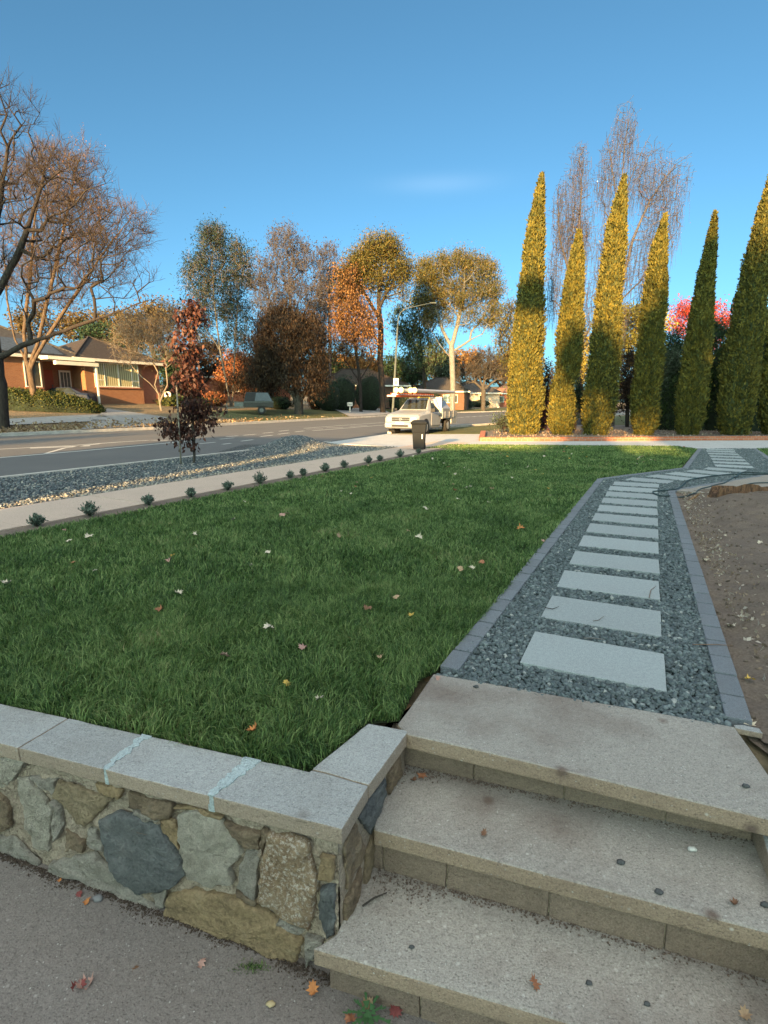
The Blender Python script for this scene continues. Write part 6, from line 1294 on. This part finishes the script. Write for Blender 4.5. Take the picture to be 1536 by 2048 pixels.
def pebble(px, py, z, s, label, mat=None):
    p = G(px, py, z); V, F = IC2; V = V*np.array([1.2,.85,.6])*s*(1+.18*np.random.default_rng(int(px)).standard_normal((len(V),1)).clip(-1,1)); V[:,2] += s*.5; o = np_mesh('pebble', V, [F], mat or plain('lone_pebble', (0.075,0.08,0.08), .7, var=.4, scale=60), smooth=True, loc=p); return tag(o, label, 'pebble')
for a in [(1241,1727,Z2,.013,'dark pebble standing alone in the middle of the middle tread'),(1317,1786,Z2,.013,'dark round pebble near the front of the middle tread'),(1530,1812,Z2,.014,'dark pebble at the right edge of the middle tread'),(1491,1574,.0,.012,'brown pebble near the right end of the top step'),(952,1375,.0,.012,'small green grey pebble at the back of the top step'),(1178,1968,Z3,.010,'dark pebble in the middle of the lowest tread'),(823,1896,Z3,.009,'tiny brown pebble on the left of the lowest tread'),(1294,2010,Z3,.009,'dark pebble towards the right of the lowest tread')]: pebble(*a)
pebble(1383,1701,Z2,.015,'white chip of stone on the right of the middle tread', plain('white_chip', (0.6,0.6,0.55), .6)); pebble(541,2011,-.66,.014,'yellowish pebble on the drive', plain('yellow_chip', (0.5,0.4,0.22), .6)); pebble(197,1800,-.64,.02,'small grey stone at the foot of the wall', plain('grey_chip', (0.2,0.2,0.2), .8))
def twig(pts, r, label, mat=None):
    m = MB(); P = [np.array(p, float) for p in pts]; m.tube(P, [r]*(len(P)-1)+[r*.5], 6); return tag(m.build('twig', mat or B_twig, origin=tuple(P[0])), label, 'twig')
g3 = lambda *a, z=.012: [G(x, y, z) for x, y in a]
twig(g3((1090,1215),(1105,1218),(1118,1213)), .003, 'dark twig on the left end of the second paver', B_dark); twig(g3((1186,1242),(1198,1240),(1208,1232)), .0025, 'thin pale twig in the middle of the second paver', B_pale)
twig(g3((1168,1276),(1185,1276),(1210,1279)), .004, 'whitish curved stick in the gravel behind the nearest paver', B_white); twig(g3((1298,1196),(1302,1180),(1312,1172)), .003, 'bent twig on the right end of the third paver', B_twig); twig(g3((1385,1289),(1430,1289),(1466,1291)), .003, 'long thin twig across the right edging bricks', B_twig)
twig([G(725,1812,Z3+.01),G(748,1796,Z3+.02),G(774,1785,Z3+.01)], .004, 'grey stick on the lowest tread beside the wall', B_grey); twig([G(355,1484,.01),G(368,1489,.02),G(380,1492,.01)], .0015, 'pale straw on the wall capping', B_pale); twig([on_plane(273,1665,fa,WN,.03),on_plane(294,1670,fa,WN,.032)], .0015, 'short straw stuck to the dark blue stone', B_pale)
# dark litter seam along the wall foot with a tuft of green
P = []
for _ in range(5200):
    t_ = RN.uniform(0, 2.2); p = fa+WD*t_+WN*(.02+abs(RN.normal(0, .012+.03*max(0, noise.noise(Vector((t_*4, 0, 0)))+.3)))); P.append((p[0], p[1], drive_z(*p)+RN.uniform(0,.008)))
o = scatter_stones('foot_litter', np.array(P), RN.uniform(.0015,.005,len(P)), plain('litter_dark', (0.075,0.055,0.04), .95, var=.5, scale=60), IC1); tag(o, 'dark crumbly soil and litter along the foot of the wall', 'litter', kind='stuff')
q = G(500,1935,-.66)[:2]; X = q+RN.normal(0, .03, (260,2))*np.array([1,.4]); o = blades('moss_tuft', X, drive_z(*q)-.002, .02, .003, M_blade, label='small green tuft growing at the foot of the wall')
wd = thing('weed_plant', 'spiky green weed growing under the lowest step', 'weed', (*G(735,2030,-.66)[:2], drive_z(*G(735,2030,-.66)[:2])), 0); vs = []
m = MB()
for k in range(9):
    a = k*.7+.3; L = .07+.02*(k%3); d = np.array([math.cos(a), math.sin(a)]); n_ = perp(d)
    for j in range(5):
        s0 = L*j/5; wv = .010*(1-j/6)*(1.6 if j % 2 else .8); z = .015+.02*math.sin(j/5*3); p = d*s0; q2 = d*(s0+L/5); m.add([(*(p-n_*.003), z),(*(p+n_*.003), z),(*(q2+n_*wv), z+.004),(*(q2-n_*wv), z+.004)], [(0,1,2,3)])
m.build('foliage', plain('weed_green', (0.05,0.13,0.045), .6, var=.2, scale=30), wd)
# crumbs of soil and leaf caught at the back of each tread
P = []
for (p_, d_, z_) in ((r1p, r1d, Z2), (r2p, r2d, Z3)):
    for _ in range(900):
        u = abs(RN.normal(0, .5)) if RN.uniform() < .5 else RN.uniform(0, LEN); q_ = p_+d_*(u+.03)-perp(d_)*abs(RN.normal(0, .02 if u > .25 else .05)); P.append((q_[0], q_[1], z_+RN.uniform(0, .003)))
o = scatter_stones('tread_litter', np.array(P), RN.uniform(.0015,.005,len(P)), plain('litter_brown', (0.15,0.11,0.085), .95, var=.6, scale=80), IC1); tag(o, 'dark crumbs of soil and leaf at the back of the treads', 'litter', kind='stuff')
# bark chips and dry leaves along the soil edge
P = []
for _ in range(1500):
    u = RN.uniform(0, 1)**.8; a, b = (np.array([1.9,2.4]), np.array([3.7,6.4])) if RN.uniform() < .6 else (np.array([3.7,6.4]), np.array([5.1,9.3])); p = a+(b-a)*u+np.array([.9,-.42])*abs(RN.normal(0, .16)); P.append((p[0]+.03, p[1]-.01, soil_z(p[0], p[1])+.006))
v, f = leaf_quads(np.array(P), .032, 0, .6); o = np_mesh('leaf_litter', v, [f], leafm('chip_leaf', [(0.16,0.11,0.075),(0.34,0.26,0.18),(0.62,0.56,0.47)])); tag(o, 'dry leaf scraps and bark chips along the soil edge', 'leaf litter', kind='stuff')
X = poly_pts(SOIL, 60); P = np.array([(x, y, soil_z(x, y)+.004) for x, y in X]); o = scatter_stones('soil_clods', P, RN.uniform(.005,.02,len(P)), M_soil, IC1); tag(o, 'small clods and stones on the bare soil', 'clods', kind='stuff')
for i, (px, py, sz, lb) in enumerate([(1412,1116,.07,'large cream leaf on the soil beside the right edging'),(1462,1246,.07,'big crumpled cream leaf on the soil halfway along the edging'),(1500,1356,.06,'yellowish leaf on the soil near the end of the edging'),(1520,1094,.06,'white leaf on the brown soil mound'),(1450,1076,.05,'thin white leaf curled on the soil mound'),(1500,1440,.06,'white leaf by the end of the edging at the top step')]):
    p = G(px, py, 0); leaf(0, 0, sz, 'cream' if i != 2 else 'yellow', lb, soil_z(p[0], p[1])+.01, 400+i, xy=(p[0], p[1]))
# tree stump
sp = G(1500,1003); st = thing('tree_stump', 'low rotting tree stump with splintered orange brown wood in the soil', 'stump', (sp[0], sp[1], .0)); rr = random.Random(3)
m = MB(); n = 26; ring = []
for i in range(n):
    a = 2*math.pi*i/n; r = .42*(1+.25*noise.noise(Vector((math.cos(a)*2, math.sin(a)*2, 3)))+.08*rr.uniform(-1,1)); ring.append((math.cos(a)*r*1.3, math.sin(a)*r*.75))
vs = [(x*1.15, y*1.15, -.1) for x, y in ring]+[(x, y, .10+.12*rr.random()) for x, y in ring]+[(x*.86, y*.86, .12+.12*rr.random()) for x, y in ring]+[(x*.72, y*.72, .02+.03*rr.random()) for x, y in ring]+[(0,0,.02)]
m.add(vs, [(k*n+i, k*n+(i+1)%n, (k+1)*n+(i+1)%n, (k+1)*n+i) for k in range(3) for i in range(n)]+[(3*n+i, 3*n+(i+1)%n, 4*n) for i in range(n)]); m.build('trunk', bark('stump_wood', (0.045,0.027,0.018), (0.24,0.13,0.07), 2), st)
m = MB()
for k in range(34): a = rr.uniform(0, 6.28); r = rr.uniform(.35,.75); x, y = math.cos(a)*r*1.2, math.sin(a)*r*.75; m.tube([(x,y,-.02),(x+rr.uniform(-.12,.12), y+rr.uniform(-.1,.1), rr.uniform(.03,.12))], [rr.uniform(.008,.02),.004], 5)
m.build('splinters', bark('splinter_wood', (0.2,0.1,0.05), (0.45,0.28,0.15), 2), st)
# garden hose
M_hose = plain('hose_green', (0.025,0.05,0.05), 0.45, var=.2, scale=30)
def smooth_pts(P, n=6):
    P = [np.array(p) for p in P]; out = []
    for i in range(len(P)-1):
        a, b, c, d = P[max(i-1,0)], P[i], P[i+1], P[min(i+2,len(P)-1)]
        for k in range(n): t = k/n; out.append(.5*((2*b)+(-a+c)*t+(2*a-5*b+4*c-d)*t*t+(-a+3*b-3*c+d)*t**3))
    return out+[P[-1]]
Bz = lambda x, y, z=.016: G(1300+x/6.508, 860+y/6.508, z)
def hose(pts, label):
    P = smooth_pts([Bz(*p) for p in pts])
    for p in P:
        if in_poly(np.array([[p[0], p[1]]]), SOIL)[0]: p[2] = soil_z(p[0], p[1])+.012
    m = MB(); m.tube(P, .011, 8); return tag(m.build('garden_hose', M_hose, origin=tuple(P[0]), smooth=True), label, 'hose')
hose([(1900,578),(1536,576),(1250,576),(1050,577),(900,588),(780,602),(640,622),(540,640),(490,660),(440,705),(380,752),(330,770),(180,785),(70,795),(38,802),(55,826),(100,845),(170,856),(300,852),(420,838),(560,820),(600,800),(660,765),(760,740),(870,708),(960,690),(1030,650),(1080,618),(1130,603),(1150,575),(1185,555),(1250,550),(1350,552),(1536,563),(1900,570)], 'dark green garden hose looped across the path and pavers')
hose([(1178,790,.03),(1172,768,.03),(1185,745,.02),(1235,715),(1320,695),(1400,688),(1536,686),(1900,690)], 'shorter length of dark hose curling over the concrete pad')
# ------------------------------------------------------------------ what stands behind the photographer and throws the long shadows
LA = np.array([0.9435,-0.331]); QA = np.array([0.331,0.9435])
def LQ(l, q): return LA*l+QA*q
GZ = -0.75
FAR = 12
TAN = math.tan(SUN_EL); DH = 2.0+FAR*TAN
def back_house(l0, l1, q, top, label, dep=9):
    q -= FAR; top += DH
    p = LQ(l0, q); h = thing('brick_house', label, 'house', (p[0], p[1], GZ), math.atan2(LA[1], LA[0])); L = l1-l0; e = top-GZ-2.3; MB().box(0, L, -dep, 0, 0, e).build('wall', M_br, h)
    hip_roof(h, 0, L, -dep, 0, e+.05, top-GZ, M_tile, over=.5, gable=(True, True)); window(h, 2, 4, 1, 2.2, -dep, (3,)); return h
def back_tree(name, label, l, q, blobs, leaf, n, ls, seed):
    q -= FAR; blobs = [(x[0], x[1]+DH, x[2], x[3]) for x in blobs]
    if len(blobs) < 3 or blobs[0][1] < 16: blobs = blobs+[(x[0], x[1]*0.45, x[2]*1.15, x[1]*0.45) for x in blobs[:1]]
    rng = np.random.default_rng(seed); p = LQ(l, q); root = thing(name, label, 'tree', (p[0], p[1], GZ)); hh = max(b[1] for b in blobs)
    m = MB(); m.tube([(0,0,-.3),(0,0,hh*.4),(.2,.1,hh*.8)], [.4,.3,.15], 8); m.build('trunk', B_dark, root); VV = []; FF = []; MI = []; off = 0; wsum = sum(b[2]*b[3] for b in blobs)
    for (bl, bh, rl, rh) in blobs:
        c = LA*(bl-l); V, F = IC2; Vc = []
        for v in V:
            k = .72*(1+.35*noise.noise(Vector(v*1.7)+Vector((bl, bh, seed)))); o_ = LA*(v[0]*rl*k)+QA*(v[1]*rl*k); Vc.append((c[0]+o_[0], c[1]+o_[1], bh-GZ+v[2]*rh*k))
        k = int(n*rl*rh/wsum); d = rng.normal(0,1,(k,3)); d /= np.linalg.norm(d, axis=1)[:,None]; d *= rng.uniform(.6,1.08,k)[:,None]; P = np.column_stack([c[0]+LA[0]*d[:,0]*rl+QA[0]*d[:,1]*rl, c[1]+LA[1]*d[:,0]*rl+QA[1]*d[:,1]*rl, bh-GZ+d[:,2]*rh])
        v, f = leaf_quads(P, ls, 0, .6, None, rng); VV += [np.array(Vc), v]; FF.append(F+off); FF.append(None); off += len(Vc); FF[-1] = f+off; off += len(v)
    tri = np.concatenate([x for x in FF if x.shape[1] == 3]); qd = np.concatenate([x for x in FF if x.shape[1] == 4])
    np_mesh('crown', np.concatenate(VV), [tri, qd], [M_hcore, leaf], root, mi=np.concatenate([np.zeros(len(tri), int), np.ones(len(qd), int)])); return root
back_house(-7.2, 4.0, -18, 5.0, 'orange brick house behind the photographer'); back_house(-15, -8.6, -18, 5.6, 'neighbouring brick house behind the photographer')
back_tree('evergreen_tree', 'big dense evergreen tree behind the photographer', 8, -21, [(8,6,6.2,7),(8.5,11,4.6,4.8),(5.2,13.2,2.2,2.6),(3.6,10,2.0,3.6),(12,13,4,4),(15,9,5,7)], L_dgreen, 26000, .3, 501)
back_tree('evergreen_tree', 'broad evergreen tree to the right behind the photographer', 22, -20, [(20,3,5,7),(25,1,5,6)], L_dgreen, 9000, .4, 502)
back_tree('leafy_tree', 'leafy tree behind the brick house roof ridge', 0.4, -27, [(0.3,10.6,1.9,1.8),(-2.1,13.3,1.5,.9),(1.9,9.4,1.2,1.6)], L_dgreen, 5200, .25, 503)
back_tree('evergreen_tree', 'tall evergreen far left behind the photographer', -26.5, -20, [(-26.5,6,3.4,7),(-26.5,11.8,3.2,5)], L_dgreen, 15000, .28, 507)
back_tree('leafy_tree', 'low leafy tree left behind the photographer', -21.2, -18, [(-21.2,2.6,1.7,2.9)], L_dgreen, 2600, .25, 504)
back_tree('leafy_tree', 'wide leafy tree far left behind the photographer', -29.5, -18, [(-29.8,3.6,2.6,3.8),(-27,5.5,1.2,1.6)], L_dgreen, 4500, .25, 505)
back_tree('leafy_tree', 'leafy street tree farthest left behind the photographer', -39, -18, [(-39.5,4,2.8,4.6),(-36,7.6,1.3,1.4)], L_dgreen, 4500, .25, 506)
